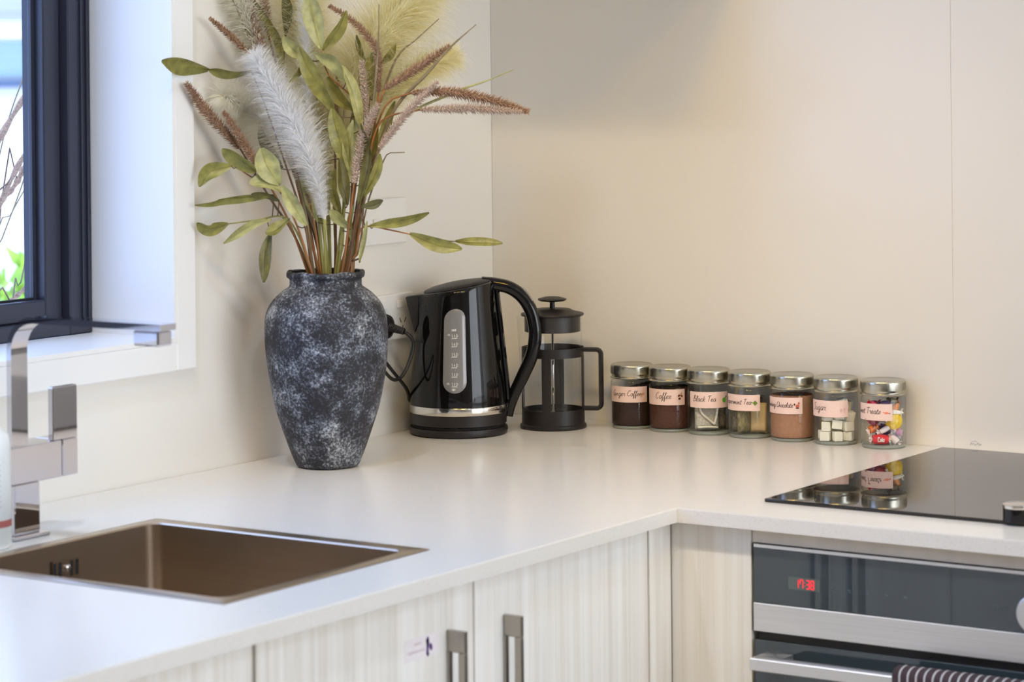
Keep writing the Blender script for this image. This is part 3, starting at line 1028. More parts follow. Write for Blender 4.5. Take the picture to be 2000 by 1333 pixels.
# ------------------------------------------------------------------ oven
t = thing('built_in_oven', (0.8035, FYF, 0.0), 'built-in oven with dark glass and steel strip below the hob', 'oven')
OW = 0.596
obj('cavity', boxbm(0.004, OW - 0.004, 0.004, 0.45, 0.28, 0.8560), M['black_matte'], t)
fas = obj('control_glass', boxbm(0, OW, -0.0005, 0.0035, 0.7900, 0.8575, 0.0006, 1), M['oven_glass'], t)
obj('top_trim', boxbm(0.001, OW, -0.001, 0.0035, 0.8577, 0.8615), M['oven_steel'], t)
obj('steel_strip', boxbm(0, OW, -0.0015, 0.0035, 0.7555, 0.7898, 0.0006, 1), M['oven_steel'], t)
fmf = lambda u, v: Vector((u - 0.8035, -0.0010, v))
disp = obj('display', boxbm(0.8515 - 0.8035, 0.8943 - 0.8035, -0.0008, -0.0006, 0.8110, 0.8262), M['display'], fas)
bm = NB()
SEG = {'a': ((0, 1), (1, 1)), 'b': ((1, 1), (1, .5)), 'c': ((1, .5), (1, 0)), 'd': ((0, 0), (1, 0)), 'e': ((0, 0), (0, .5)), 'f': ((0, .5), (0, 1)), 'g': ((0, .5), (1, .5))}
DIG = {'1': 'bc', '7': 'abcf', '3': 'abgcd', '8': 'abcdefg'}
x = 0.8615
for ch in '17:38':
    if ch == ':':
        for zz in (0.8165, 0.8205):
            ribbon(bm, [(x - 0.0004, zz), (x + 0.0006, zz)], 0.001, fmf)
        x += 0.0022
        continue
    for s in DIG[ch]:
        (xa, ya), (xb, yb) = SEG[s]
        ribbon(bm, [(x + xa * 0.0038, 0.8135 + ya * 0.0100), (x + xb * 0.0038, 0.8135 + yb * 0.0100)], 0.0011, fmf)
    x += 0.0062
obj('clock_digits', bm, M['red_led'], fas)
for k, mx_ in enumerate([0.9110, 0.9340, 0.9585, 0.9830, 1.0075]):
    mz = 0.8165
    bm = NB()
    if k in (0, 2):
        ribbon(bm, [(mx_ - 0.0014, mz + 0.0028), (mx_ + 0.0008, mz + 0.001), (mx_ - 0.0010, mz - 0.0004), (mx_ + 0.0014, mz - 0.0028)], 0.0011, fmf, 1)
    elif k == 1:
        ribbon(bm, [(mx_ - 0.002, mz + 0.0012), (mx_ + 0.002, mz + 0.001), (mx_ - 0.0012, mz - 0.001), (mx_ + 0.002, mz - 0.0022)], 0.0009, fmf, 1)
    else:
        ribbon(bm, [(mx_ - 0.0019, mz + 0.0004), (mx_ + 0.0019, mz - 0.0004)], 0.0011 + 0.001 * (k - 3), fmf, 1)
    obj('touch_mark', bm, M['faint_print'], fas)
bm = NB()
st, w = text_strokes('FUNCTION', BLOCK, 0.0042)
for pl in st:
    ribbon(bm, [(1.1195 + p[0] * 1.05, 0.8150 + p[1]) for p in pl], 0.0006, fmf, 1)
obj('knob_lettering', bm, M['faint_print'], fas)
bm = NB()
lathe(bm, [(0.0225, 0), (0.0225, 0.016), (0.0205, 0.018)], 36)
bmesh.ops.transform(bm, matrix=Matrix.Translation((1.1765 - 0.8035, -0.0008, 0.8160)) @ Matrix.Rotation(PI / 2, 4, 'X'), verts=bm.verts[:])
obj('function_knob', bm, M['oven_steel'], t, 40)
door = obj('door', boxbm(0.001, OW, -0.0010, 0.0035, 0.29, 0.7450, 0.0008, 1), M['oven_glass'], t)
obj('door_top_strip', boxbm(0.001, OW, 0.0036, 0.020, 0.7400, 0.7448), M['oven_glass'], door)
hb = obj('door_handle', boxbm(0.0185, OW - 0.0185, -0.0465, -0.0290, 0.7180, 0.7325, 0.001, 1), M['oven_steel'], door)
for x0 in (0.0185, OW - 0.054):
    obj('handle_post', boxbm(x0, x0 + 0.0355, -0.0288, -0.0012, 0.7190, 0.7320), M['oven_steel'], hb)

# striped towel hung over the oven handle
t = thing('tea_towel', (1.015, FYF - 0.0378, 0.7253), 'dark plum towel with thin white stripes over the oven handle', 'towel')
k = NT('towel_cloth')
tc = k.n('ShaderNodeTexCoord')
sep = k.n('ShaderNodeSeparateXYZ')
k.l(tc.outputs['Object'], sep.inputs[0])
md = k.n('ShaderNodeMath', operation='MODULO')
md.inputs[1].default_value = 0.0105
k.l(sep.outputs['X'], md.inputs[0])
gt = k.n('ShaderNodeMath', operation='GREATER_THAN')
gt.inputs[1].default_value = 0.0083
k.l(md.outputs[0], gt.inputs[0])
mx = k.n('ShaderNodeMix')
mx.data_type = 'RGBA'
mx.inputs[6].default_value = (*lin((66, 52, 58)), 1)
mx.inputs[7].default_value = (*lin((196, 196, 200)), 1)
k.l(gt.outputs[0], mx.inputs[0])
k.l(mx.outputs[2], k.b.inputs['Base Color'])
k.b.inputs['Roughness'].default_value = 0.9
nzz = k.n('ShaderNodeTexNoise')
nzz.inputs['Scale'].default_value = 900
bpp = k.n('ShaderNodeBump')
bpp.inputs['Strength'].default_value = 0.5
bpp.inputs['Distance'].default_value = 0.001
k.l(tc.outputs['Object'], nzz.inputs['Vector'])
k.l(nzz.outputs['Fac'], bpp.inputs['Height'])
k.l(bpp.outputs['Normal'], k.b.inputs['Normal'])
bm = NB()
prof = []
for i in range(10):
    prof.append((-0.0148, -0.30 + 0.030 * i))
for i in range(13):
    a = PI - PI * i / 12
    prof.append((0.0148 * math.cos(a), 0.0095 + 0.0075 * math.sin(a)))
for i in range(1, 10):
    prof.append((0.0148, -0.028 * i))
nx = 64
rows = []
for i in range(nx + 1):
    u = 0.42 * i / nx
    col_ = []
    for q, (py, pz) in enumerate(prof):
        f = max(0.0, -pz) * 0.06
        wv = math.sin(u * 60) * f + math.sin(u * 137 + 1) * 0.0004
        sgn = -1 if q < 10 else (1 if q > 22 else 0)
        dz = 0.0008 * math.sin(u * 300) * (1 if sgn == 0 else 0)
        yy = py + (sgn * abs(wv) * 0.8 if sgn else 0)
        yy = min(yy, 0.024)
        col_.append(bm.verts.new((u, yy, pz + abs(dz))))
    rows.append(col_)
for a, b in zip(rows[:-1], rows[1:]):
    for q in range(len(prof) - 1):
        bm.faces.new((a[q], b[q], b[q + 1], a[q + 1]))
o = obj('cloth', bm, k.m, t, True)
so = o.modifiers.new('thickness', 'SOLIDIFY')
so.thickness = 0.0022
so.offset = 1

# ------------------------------------------------------------------ switch plate, outlet, plug
def wall_plate(name, yc, zc, label, sockets):
    t = thing(name, (0.0002, yc, zc), label, 'wall plate')
    obj('plate', boxbm(0, 0.0085, -0.0575, 0.0575, -0.034, 0.034, 0.002, 2), M['wall_plain'], t)
    for s in (-1, 1):
        z0 = 0.013 if sockets else -0.006
        obj('rocker', boxbm(0.0086, 0.0115, s * 0.020 - 0.0075, s * 0.020 + 0.0075, z0, z0 + 0.011, 0.0008, 1), M['wall_plain'], t)
        if sockets:
            bm = NB()
            for dy, dz, rot in [(-0.006, -0.006, 0.5), (0.006, -0.006, -0.5), (0, -0.018, 0)]:
                fm2 = lambda u, v, dy=dy, dz=dz, rot=rot: Vector((0.0088, s * 0.028 + dy + u * math.cos(rot) - v * math.sin(rot), dz + u * math.sin(rot) + v * math.cos(rot)))
                ribbon(bm, [(0, -0.004), (0, 0.004)], 0.0018, fm2)
            obj('pin_slots', bm, M['dark_gap'], t)
    return t


wall_plate('switch_plate', -0.2975, 1.2165, 'white switch plate half hidden behind the bouquet', False)
wall_plate('power_outlet', -0.2810, 1.0735, 'white double power outlet behind the vase and kettle', True)

t = thing('kettle_plug', (0.0095, -0.3050, 1.0620), 'black plug in the power outlet with looping kettle cord', 'plug')
bm = NB()
lathe(bm, [(0.019, 0.0003), (0.0195, 0.003), (0.0175, 0.010), (0.011, 0.013)], 28)
bmesh.ops.transform(bm, matrix=Matrix.Rotation(PI / 2, 4, 'Y'), verts=bm.verts[:])
obj('plug_body', bm, M['black_matte'], t, 50)
bm = NB()
P0, P1 = Vector((0.0125, 0.0, 0.0)), Vector((0.0375, 0.0035, -0.0060))
tube(bm, [P0.lerp(P1, i / 18) for i in range(19)], lambda q: 0.0064 - 0.002 * q + (0.0008 if int(q * 18) % 2 else 0), 14)
obj('strain_relief', bm, M['black_matte'], t, 40)
bm = NB()
cord = smooth_path([P1, (0.0425, 0.0134, -0.0156), (0.0425, 0.0184, -0.0273), (0.0405, 0.0118, -0.0494), (0.0375, -0.0036, -0.0707),
                    (0.0355, -0.0225, -0.0741), (0.0335, -0.0422, -0.0587), (0.0322, -0.054, -0.0400), (0.0308, -0.047, -0.0350), (0.0300, -0.0340, -0.0470),
                    (0.0290, -0.013, -0.0645), (0.0270, 0.0180, -0.0890), (0.0200, 0.0365, -0.1030), (0.0090, 0.0530, -0.1130), (0.0005, 0.0720, -0.1200)], 100)
tube(bm, cord, 0.0027, 8)
obj('cord', bm, M['cord'], t, True)

# ------------------------------------------------------------------ kettle
t = thing('electric_kettle', (0.0850, -0.2190, CT), 'glossy black electric kettle with water gauge and steel band', 'kettle', rotz=YAW)
bm = NB()
lathe(bm, [(0.068, 0.0004), (0.0725, 0.002), (0.0735, 0.0075), (0.0725, 0.0115), (0.060, 0.0120)], 64)
obj('power_base', bm, M['black_matte'], t, 50)
bm = NB()
lathe(bm, [(0.069, 0.0121), (0.069, 0.0150)], 64)
obj('groove', bm, M['black_groove'], t, 40)
bm = NB()
lathe(bm, [(0.0695, 0.0151), (0.0715, 0.0165), (0.0722, 0.0330)], 64)
obj('lower_body', bm, M['black_matte'], t, 50)
bm = NB()
lathe(bm, [(0.0724, 0.0331), (0.0729, 0.0340), (0.0729, 0.0435), (0.0724, 0.0445)], 64)
obj('steel_band', bm, M['band_steel'], t, 40)

ZT = 0.2160
RP = [(0.0446, 0.0722), (0.060, 0.0718), (0.080, 0.0704), (0.100, 0.0682), (0.120, 0.0660), (0.140, 0.0638), (0.160, 0.0616), (0.180, 0.0594), (0.200, 0.0574), (0.210, 0.0564), (ZT, 0.0552)]


def krad(z):
    for (z0, r0), (z1, r1) in zip(RP[:-1], RP[1:]):
        if z <= z1:
            return r0 + (r1 - r0) * (z - z0) / (z1 - z0)
    return RP[-1][1]


def kpt(z, a, extra=0.0):
    """Body surface; a measured from local -y (front) towards +x; spout at a = -90 degrees."""
    r = krad(z) + extra
    d = (a + PI / 2 + PI) % (2 * PI) - PI
    f = max(0.0, (z - 0.150) / (ZT - 0.150))
    r += 0.0215 * f ** 1.3 * math.exp(-(d / 0.30) ** 2)
    x, y = r * math.sin(a), -r * math.cos(a)
    w = max(0.0, (z - 0.10) / (ZT - 0.10))
    return Vector((x, y, z + 0.172 * x * w))


bm = NB()
SEGK = 96
zs = [0.0446 + (ZT - 0.0446) * i / 28 for i in range(29)]
rings = [[bm.verts.new(kpt(z, 2 * PI * i / SEGK)) for i in range(SEGK)] for z in zs]
rings.append([bm.verts.new(kpt(ZT, 2 * PI * i / SEGK, -0.0020) + Vector((0, 0, 0.0012))) for i in range(SEGK)])
for a, b in zip(rings[:-1], rings[1:]):
    for i in range(SEGK):
        j = (i + 1) % SEGK
        bm.faces.new((a[i], a[j], b[j], b[i]))
bm.faces.new(list(reversed(rings[0])))
bm.faces.new(rings[-1])
obj('body', bm, M['black_gloss'], t, 50)
# spout mouth: matt wedge let into the spout
bm = NB()
n = 16
outer, inner = [], []
for i in range(n + 1):
    a = -PI / 2 - 0.36 + 0.72 * i / n
    outer.append(a)
top = [bm.verts.new(kpt(ZT - 0.001, a, 0.0009)) for a in outer]
bot = [bm.verts.new(kpt(0.150 + 0.02 * abs(i - n / 2) / (n / 2), a, 0.0009)) for i, a in enumerate(outer)]
for i in range(n):
    bm.faces.new((top[i], bot[i], bot[i + 1], top[i + 1]))
obj('spout', bm, M['black_matte'], t, True)
# lid: low dome following the slanted rim
bm = NB()
rings = []
for k, (fr, hz) in enumerate([(0.93, 0.0008), (0.90, 0.0030), (0.72, 0.0058), (0.4, 0.0078), (0.05, 0.0084)]):
    ring_ = []
    for i in range(64):
        a = 2 * PI * i / 64
        x, y = 0.0540 * fr * math.sin(a), -0.0540 * fr * math.cos(a)
        ring_.append(bm.verts.new((x, y, ZT + 0.0012 + 0.172 * x + hz)))
    rings.append(ring_)
for a, b in zip(rings[:-1], rings[1:]):
    for i in range(64):
        j = (i + 1) % 64
        bm.faces.new((a[i], a[j], b[j], b[i]))
bm.faces.new(rings[-1])
obj('lid', bm, M['black_matte'], t, 50)
# handle
hp = smooth_path([(0.036, 0, 0.2225), (0.056, 0, 0.2205), (0.078, 0, 0.2150), (0.0960, 0, 0.2020), (0.1085, 0, 0.1820), (0.1145, 0, 0.1580), (0.1145, 0, 0.1360),
                  (0.1090, 0, 0.1120), (0.0965, 0, 0.0845), (0.0840, 0, 0.0590), (0.0770, 0, 0.0400), (0.0735, 0, 0.0250)], 56)
bm = NB()
tube(bm, hp, lambda q: 0.0100 - 0.0025 * max(0, (q - 0.75) / 0.25), 20, lambda q: 0.0130 - 0.003 * q, up=Vector((1, 0, 1)), square=0.25)
h = obj('handle', bm, M['black_gloss'], t, 50)
bm = NB()
sub = [p + Vector((0.0050, 0, 0.0086)) for p in hp[13:19]]
tube(bm, sub, 0.0022, 8, 0.0080, up=Vector((1, 0, 1)))
obj('lid_button', bm, M['band_steel'], h, 40)
# black spine between body and handle
bm = NB()
sp_ = [kpt(0.05 + 0.155 * i / 20, PI / 2, 0.002) for i in range(21)]
tube(bm, sp_, 0.004, 8, 0.011, up=Vector((1, 0, 0)))
obj('spine', bm, M['black_gloss'], t, 50)

# water gauge on the front
GA = math.radians(-3)


def gmap(ex):
    return lambda u, v: kpt(v, GA + u / krad(v), ex)


bm = NB()
nz_, nx_ = 40, 12
z0, z1 = 0.0670, 0.1900
grid = []
for i in range(nz_ + 1):
    z = z0 + (z1 - z0) * (1 - math.cos(PI * i / nz_)) / 2
    hwid = 0.0176 - 0.0024 * (z - z0) / (z1 - z0)
    rr = hwid
    if z < z0 + rr:
        q = math.sqrt(max(0, rr * rr - (z0 + rr - z) ** 2))
    elif z > z1 - rr:
        q = math.sqrt(max(0, rr * rr - (z - z1 + rr) ** 2))
    else:
        q = rr
    q = max(q, 0.0002)
    row = []
    for j in range(nx_ + 1):
        s = -1 + 2 * j / nx_
        row.append(bm.verts.new(gmap(0.0012 + 0.0022 * (1 - s ** 4) * (q / hwid))(s * q, z)))
    grid.append(row)
for a, b in zip(grid[:-1], grid[1:]):
    for j in range(nx_):
        bm.faces.new((a[j], a[j + 1], b[j + 1], b[j]))
gauge = obj('water_gauge', bm, M['gauge'], t, True)
bm = NB()
gm = gmap(0.0038)


def gtext(s, xc, zc, size, w):
    st, wd = text_strokes(s, BLOCK, size)
    for pl in st:
        ribbon(bm, [(xc - wd / 2 + p[0], zc - size / 2 + p[1]) for p in pl], w, gm, 1)


gtext('MAX', -0.0005, 0.1595, 0.0034, 0.0007)
gtext('MIN', -0.0012, 0.0728, 0.0034, 0.0007)
gtext('1.7L', -0.0078, 0.1530, 0.0024, 0.0005)
gtext('0.5L', -0.0088, 0.0815, 0.0024, 0.0005)
for ch, zc in zip('765432', (0.1505, 0.1385, 0.1235, 0.1078, 0.0942, 0.0802)):
    x0, x1 = -0.0034, 0.0030
    ribbon(bm, [(x0, zc + 0.003), (x0 + 0.0006, zc - 0.0028), (x1 - 0.0006, zc - 0.0028), (x1, zc + 0.003)], 0.0006, gm, 1)
    ribbon(bm, [(x1 - 0.0002, zc + 0.0018), (x1 + 0.0018, zc + 0.0014), (x1 + 0.0012, zc - 0.0012), (x1 - 0.0004, zc - 0.0014)], 0.0005, gm, 1)
    ribbon(bm, [(x0 - 0.0012, zc - 0.0034), (x1 + 0.0012, zc - 0.0034)], 0.0005, gm, 1)
    gtext(ch, -0.0001, zc + 0.0003, 0.0036, 0.0006)
obj('gauge_marks', bm, M['mark_white'], gauge)

# ------------------------------------------------------------------ french press
t = thing('french_press', (0.1750, -0.0990, CT), 'black framed glass french press between kettle and jars', 'coffee press', rotz=YAW)
bm = NB()
lathe(bm, [(0.0490, 0.0004), (0.0500, 0.002), (0.0498, 0.0055), (0.0474, 0.0075), (0.0472, 0.0290), (0.0458, 0.0290), (0.0458, 0.0100)], 56, cap1=True)
obj('base', bm, M['black_matte'], t, 40)
bm = NB()
lathe(bm, [(0.0462, 0.1075), (0.0468, 0.1075), (0.0470, 0.1215), (0.0462, 0.1215), (0.0462, 0.1075)], 56, cap0=False, cap1=False)
obj('collar', bm, M['black_matte'], t, 40)
PA = math.radians(-13)
for k in range(4):
    a = PA + k * PI / 2
    bm = NB()
    half = 0.0072 / 0.0468
    L = []
    for rr in (0.0460, 0.0472):
        for q in range(5):
            aa = a - half + 2 * half * q / 4
            L.append((rr, aa))
    vb = [[bm.verts.new((r * math.sin(aa), -r * math.cos(aa), z)) for r, aa in L] for z in (0.0288, 0.1078)]
    order = [0, 1, 2, 3, 4, 9, 8, 7, 6, 5]
    for i in range(10):
        p, q = order[i], order[(i + 1) % 10]
        bm.faces.new((vb[0][p], vb[0][q], vb[1][q], vb[1][p]))
    obj('strap', bm, M['black_matte'], t)
a = PA + PI / 2
da = Vector((math.sin(a), -math.cos(a), 0))
hpth = [0.0465 * da + Vector((0, 0, 0.1180)), 0.060 * da + Vector((0, 0, 0.1180))]
for k in range(6):
    b = PI / 2 - PI / 2 * k / 5
    hpth.append((0.0670 + 0.007 * math.cos(b)) * da + Vector((0, 0, 0.1110 + 0.007 * math.sin(b))))
for k in range(6):
    b = -PI / 2 * k / 5
    hpth.append((0.0670 + 0.007 * math.cos(b)) * da + Vector((0, 0, 0.0370 + 0.007 * math.sin(b))))
hpth += [0.060 * da + Vector((0, 0, 0.0300)), 0.0472 * da + Vector((0, 0, 0.0300))]
obj('handle', tube(NB(), hpth, 0.0034, 8, 0.0060, up=Vector((0, 0, 1)), square=0.7), M['black_matte'], t, 50)
bm = NB()
lathe(bm, [(0.0440, 0.0105), (0.0442, 0.0125), (0.0442, 0.1670), (0.0448, 0.1690)], 64, cap1=False)
for v in bm.verts:      # pouring lip on the side away from the handle
    if v.co.z > 0.150:
        an = math.atan2(v.co.x, -v.co.y)
        d = (an - (PA - PI / 2) + PI) % (2 * PI) - PI
        s = 1 + 0.30 * ((v.co.z - 0.150) / 0.019) * math.exp(-(d / 0.28) ** 2)
        v.co.x *= s
        v.co.y *= s
obj('beaker', bm, M['press_glass'], t, True)
bm = NB()
lathe(bm, [(0.0420, 0.1450), (0.0422, 0.1680), (0.0468, 0.1688), (0.0478, 0.1705), (0.0468, 0.1722), (0.0330, 0.1755), (0.0270, 0.1785), (0.006, 0.1792)], 56)
lid = obj('lid', bm, M['black_matte'], t, 40)
bm = NB()
lathe(bm, [(0.0042, 0.1793), (0.0036, 0.1890)], 16)
obj('stem', bm, M['black_matte'], lid, 40)
bm = NB()
lathe(bm, [(0.006, 0.1888), (0.0185, 0.1905), (0.0220, 0.1925), (0.0210, 0.1940), (0.012, 0.1965), (0.003, 0.1972)], 40)
obj('knob', bm, M['black_matte'], lid, 40)
bm = NB()
lathe(bm, [(0.0016, 0.0130), (0.0016, 0.1448)], 10)
pl_ = obj('plunger_rod', bm, M['chrome'], t, True)
bm = NB()
lathe(bm, [(0.0425, 0.0185), (0.0432, 0.0200), (0.0432, 0.0225), (0.0400, 0.0235), (0.0020, 0.0240)], 48)
obj('filter_disc', bm, M['band_steel'], pl_, 40)

# ------------------------------------------------------------------ jars
JR = 0.0318
JX = [0.2760, 0.3425, 0.4085, 0.4775, 0.5470, 0.6175, 0.6930]
JY = -0.0360
JANG = [43, 41, 59, 27, 27.6, 33, 23]
JTXT = [('Ginger Coffee', 0.0085), ('Coffee', 0.0098), ('Black Tea', 0.0088), ('Peppermint Tea', 0.0080), ('Drinking Chocolate', 0.0078), ('Sugar', 0.0100), ('Sweet Treats', 0.0088)]
JLAB = ['glass jar of dark coffee with tilted fill, next to the french press',
        'glass jar of reddish brown coffee labelled Coffee',
        'glass jar of string tea bags with green leaf label Black Tea',
        'glass jar holding beige tea sachets, label ending in mint Tea',
        'glass jar full of light brown drinking chocolate powder',
        'glass jar of white sugar cubes with label Sugar',
        'glass jar of colourful wrapped sweets, nearest the hob']


def bearing(x, y):
    dx, dy = x - 2.426, y + 3.5555
    return math.atan2(dx * math.cos(YAW) + dy * math.sin(YAW), -dx * math.sin(YAW) + dy * math.cos(YAW))


def jar_mesh_glass():
    bm = NB()
    lathe(bm, [(0.0280, 0.0025), (0.0300, 0.0008), (JR - 0.0006, 0.0025), (JR, 0.0055), (JR, 0.0690), (JR - 0.0012, 0.0715), (0.0290, 0.0732), (0.0290, 0.0900)], 48, cap0=True, cap1=False)
    return bm


ICON = [None] * 7


def cylmap(r, a0):
    return lambda u, v: Vector((r * math.sin(a0 + u / r), -r * math.cos(a0 + u / r), v))


jar_first = None
for i in range(7):
    x = JX[i]
    brg = bearing(x, JY)
    t = thing('storage_jar', (x, JY, CT), JLAB[i], 'jar', 'row of seven labelled jars', rotz=YAW)
    if jar_first is None:
        g_ = obj('glass_body', jar_mesh_glass(), M['glass'], t, True)
        bm = NB()
        lathe(bm, [(0.0272, 0.0004), (0.0296, 0.0004), (0.0304, 0.0022), (0.0296, 0.0040), (0.0272, 0.0046)], 40)
        f_ = obj('glass_foot', bm, M['glass_base'], t, True)
        bm = NB()
        n = 120
        prof = [(0.0316, 0.0745), (0.0326, 0.0748), (0.0330, 0.0757), (0.0323, 0.0766), (0.0306, 0.0776), (0.0304, 0.0790), (0.0315, 0.0808), (0.0322, 0.0822), (0.0322, 0.0905), (0.0317, 0.0935), (0.0306, 0.0950), (0.0296, 0.0955), (0.0286, 0.0949), (0.006, 0.0949)]
        rr = []
        for q, (r, z) in enumerate(prof):
            rr.append([bm.verts.new(((r - (0.0009 if (q in (7, 8) and k % 2) else 0)) * math.cos(2 * PI * k / n), (r - (0.0009 if (q in (7, 8) and k % 2) else 0)) * math.sin(2 * PI * k / n), z)) for k in range(n)])
        for a, b in zip(rr[:-1], rr[1:]):
            for k in range(n):
                j = (k + 1) % n
                bm.faces.new((a[k], a[j], b[j], b[k]))
        bm.faces.new(list(reversed(rr[0])))
        bm.faces.new(rr[-1])
        l_ = obj('lid', bm, M['lid_steel'], t, 50)
        jar_first = (g_.data, f_.data, l_.data)
    else:
        link_mesh('glass_body', jar_first[0], None, t)
        link_mesh('glass_foot', jar_first[1], None, t)
        link_mesh('lid', jar_first[2], None, t)
    # paper label wrapped round the front left of the jar
    rl = JR + 0.0003
    a1 = math.radians(JANG[i]) - brg
    wl_ = 0.0660
    a0 = a1 - wl_ / rl
    zb, zt = 0.0405, 0.0640
    bm = NB()
    n = 24
    bot = [bm.verts.new(cylmap(rl, a0)(wl_ * k / n, zb)) for k in range(n + 1)]
    top = [bm.verts.new(cylmap(rl, a0)(wl_ * k / n, zt)) for k in range(n + 1)]
    for k in range(n):
        bm.faces.new((bot[k], bot[k + 1], top[k + 1], top[k]))
    lab = obj('paper_label', bm, M['label'], t, True)
    s, size = JTXT[i]
    st, w = text_strokes(s, HAND, size, 0.18)
    x_end = wl_ - {0: 0.0100, 1: 0.0215, 2: 0.0225, 3: 0.0130, 4: 0.0140, 5: 0.0330, 6: 0.0165}[i]
    sq = min(1.0, (x_end - 0.0015) / w)
    xs0 = x_end - w * sq
    bm = NB()
    fm = cylmap(rl + 0.0003, a0)
    for pl in st:
        ribbon(bm, [(xs0 + p[0] * sq, 0.0500 + p[1]) for p in pl], 0.00062, fm, 3)
    obj('handwriting', bm, M['ink'], lab)
    # little picture at the end of the label
    ic = wl_ - 0.0072
    icons = {
        0: [((226, 168, 140), ellipse(ic, 0.0525, 0.0034, 0.0022, 0.5)), ((232, 182, 150), ellipse(ic - 0.003, 0.0500, 0.0024, 0.0018))],
        1: [((112, 60, 30), ellipse(ic - 0.0022, 0.0545, 0.0022, 0.0016, 0.6)), ((140, 78, 34), ellipse(ic + 0.0022, 0.0540, 0.0022, 0.0017, -0.5)), ((104, 52, 28), ellipse(ic - 0.001, 0.0500, 0.0022, 0.0016, 0.2)), ((200, 150, 60), ellipse(ic + 0.002, 0.0575, 0.0020, 0.0008, 0.9))],
        2: [((96, 180, 62), ellipse(ic - 0.001, 0.0515, 0.0036, 0.0038, 0.3)), ((76, 150, 50), ellipse(ic + 0.0025, 0.0560, 0.0028, 0.0009, 0.9))],
        3: [((110, 140, 40), [(ic - 0.0035, 0.0520), (ic, 0.0560), (ic + 0.0040, 0.0520), (ic, 0.0482)]), ((120, 150, 60), ellipse(ic - 0.0045, 0.0530, 0.0016, 0.0007))],
        4: [((214, 110, 84), ellipse(ic, 0.0520, 0.0030, 0.0024)), ((70, 46, 38), ellipse(ic, 0.0492, 0.0028, 0.0009)), ((90, 56, 44), ellipse(ic - 0.004, 0.0545, 0.0012, 0.0016)), ((196, 96, 80), ellipse(ic + 0.0025, 0.0560, 0.0014, 0.0018))],
        5: [((226, 190, 186), ellipse(ic - 0.003, 0.0500, 0.0020, 0.0028)), ((228, 194, 190), ellipse(ic + 0.002, 0.0505, 0.0018, 0.0036))],
        6: [((246, 150, 120), ellipse(ic - 0.001, 0.0515, 0.0030, 0.0018)), ((200, 130, 110), ellipse(ic + 0.0035, 0.0508, 0.0014, 0.0009)), ((250, 170, 150), ellipse(ic - 0.0045, 0.0525, 0.0014, 0.0010))],
    }[i]
    for q, (rgb, pts) in enumerate(icons):
        bm = NB()
        polygon(bm, pts, cylmap(rl + 0.0003 + 0.0001 * q, a0))
        obj('picture', bm, mat('label_picture', rgb, 0.6, noise=((200, 200, 200), 0.1, 2)), lab)

RI = 0.0306


def powder(i, h, slope, m, label, cat):
    bm = NB()
    n = 48
    lathe(bm, [(RI - 0.001, 0.0055), (RI, 0.0070)] + [(RI, 0.007 + (h - 0.007) * k / 6) for k in range(1, 7)] + [(RI * 0.6, h), (RI * 0.1, h)], n)
    for v in bm.verts:
        if v.co.z > 0.02:
            v.co.z += slope * (v.co.x / RI) * (v.co.z - 0.02) / (h - 0.02) + (0.0006 * math.sin(v.co.x * 900) if v.co.z > h - 0.002 else 0)
    o = obj('powder_fill', bm, m, None, 60, (JX[i], JY, CT), YAW)
    return tag(o, label, cat, kind='stuff')


powder(0, 0.0580, 0.0100, M['coffee_dark'], 'dark brown ground coffee sloping inside the first jar', 'coffee')
powder(1, 0.0640, 0.0015, M['coffee_red'], 'reddish brown coffee granules inside the jar labelled Coffee', 'coffee')
powder(4, 0.0655, 0.0000, M['cocoa'], 'light brown chocolate powder filling its jar', 'chocolate powder')


def in_jar(i, p):
    c, s = math.cos(YAW), math.sin(YAW)
    return (JX[i] + p[0] * c - p[1] * s, JY + p[0] * s + p[1] * c, CT + p[2])


# sugar cubes, one thing each
rnd = random.Random(3)
cube_me = None
slots = []
for (cx_, cy_, cz_) in [(-0.0165, -0.0135, 0.0050), (0.0000, -0.0195, 0.0050), (0.0165, -0.0130, 0.0050), (-0.0160, 0.0060, 0.0050), (0.0020, 0.0010, 0.0050), (0.0180, 0.0070, 0.0050),
                        (-0.0150, -0.0140, 0.0192), (0.0155, -0.0150, 0.0192), (-0.0010, -0.0185, 0.0225), (-0.0100, 0.0060, 0.0192), (0.0100, 0.0050, 0.0192),
                        (-0.0130, -0.0125, 0.0335), (0.0165, -0.0120, 0.0335), (0.0010, -0.0170, 0.0368), (0.0130, 0.0080, 0.0335),
                        (-0.0110, -0.0120, 0.0480), (0.0085, -0.0150, 0.0515), (0.0160, 0.0010, 0.0480)]:
    slots.append((cx_, cy_, cz_))
words = ['front left', 'front middle', 'front right', 'rear left', 'middle', 'rear right']
tier = {0.0050: 'bottom layer', 0.0192: 'second layer', 0.0225: 'second layer', 0.0335: 'third layer', 0.0368: 'third layer', 0.0480: 'top', 0.0515: 'top'}
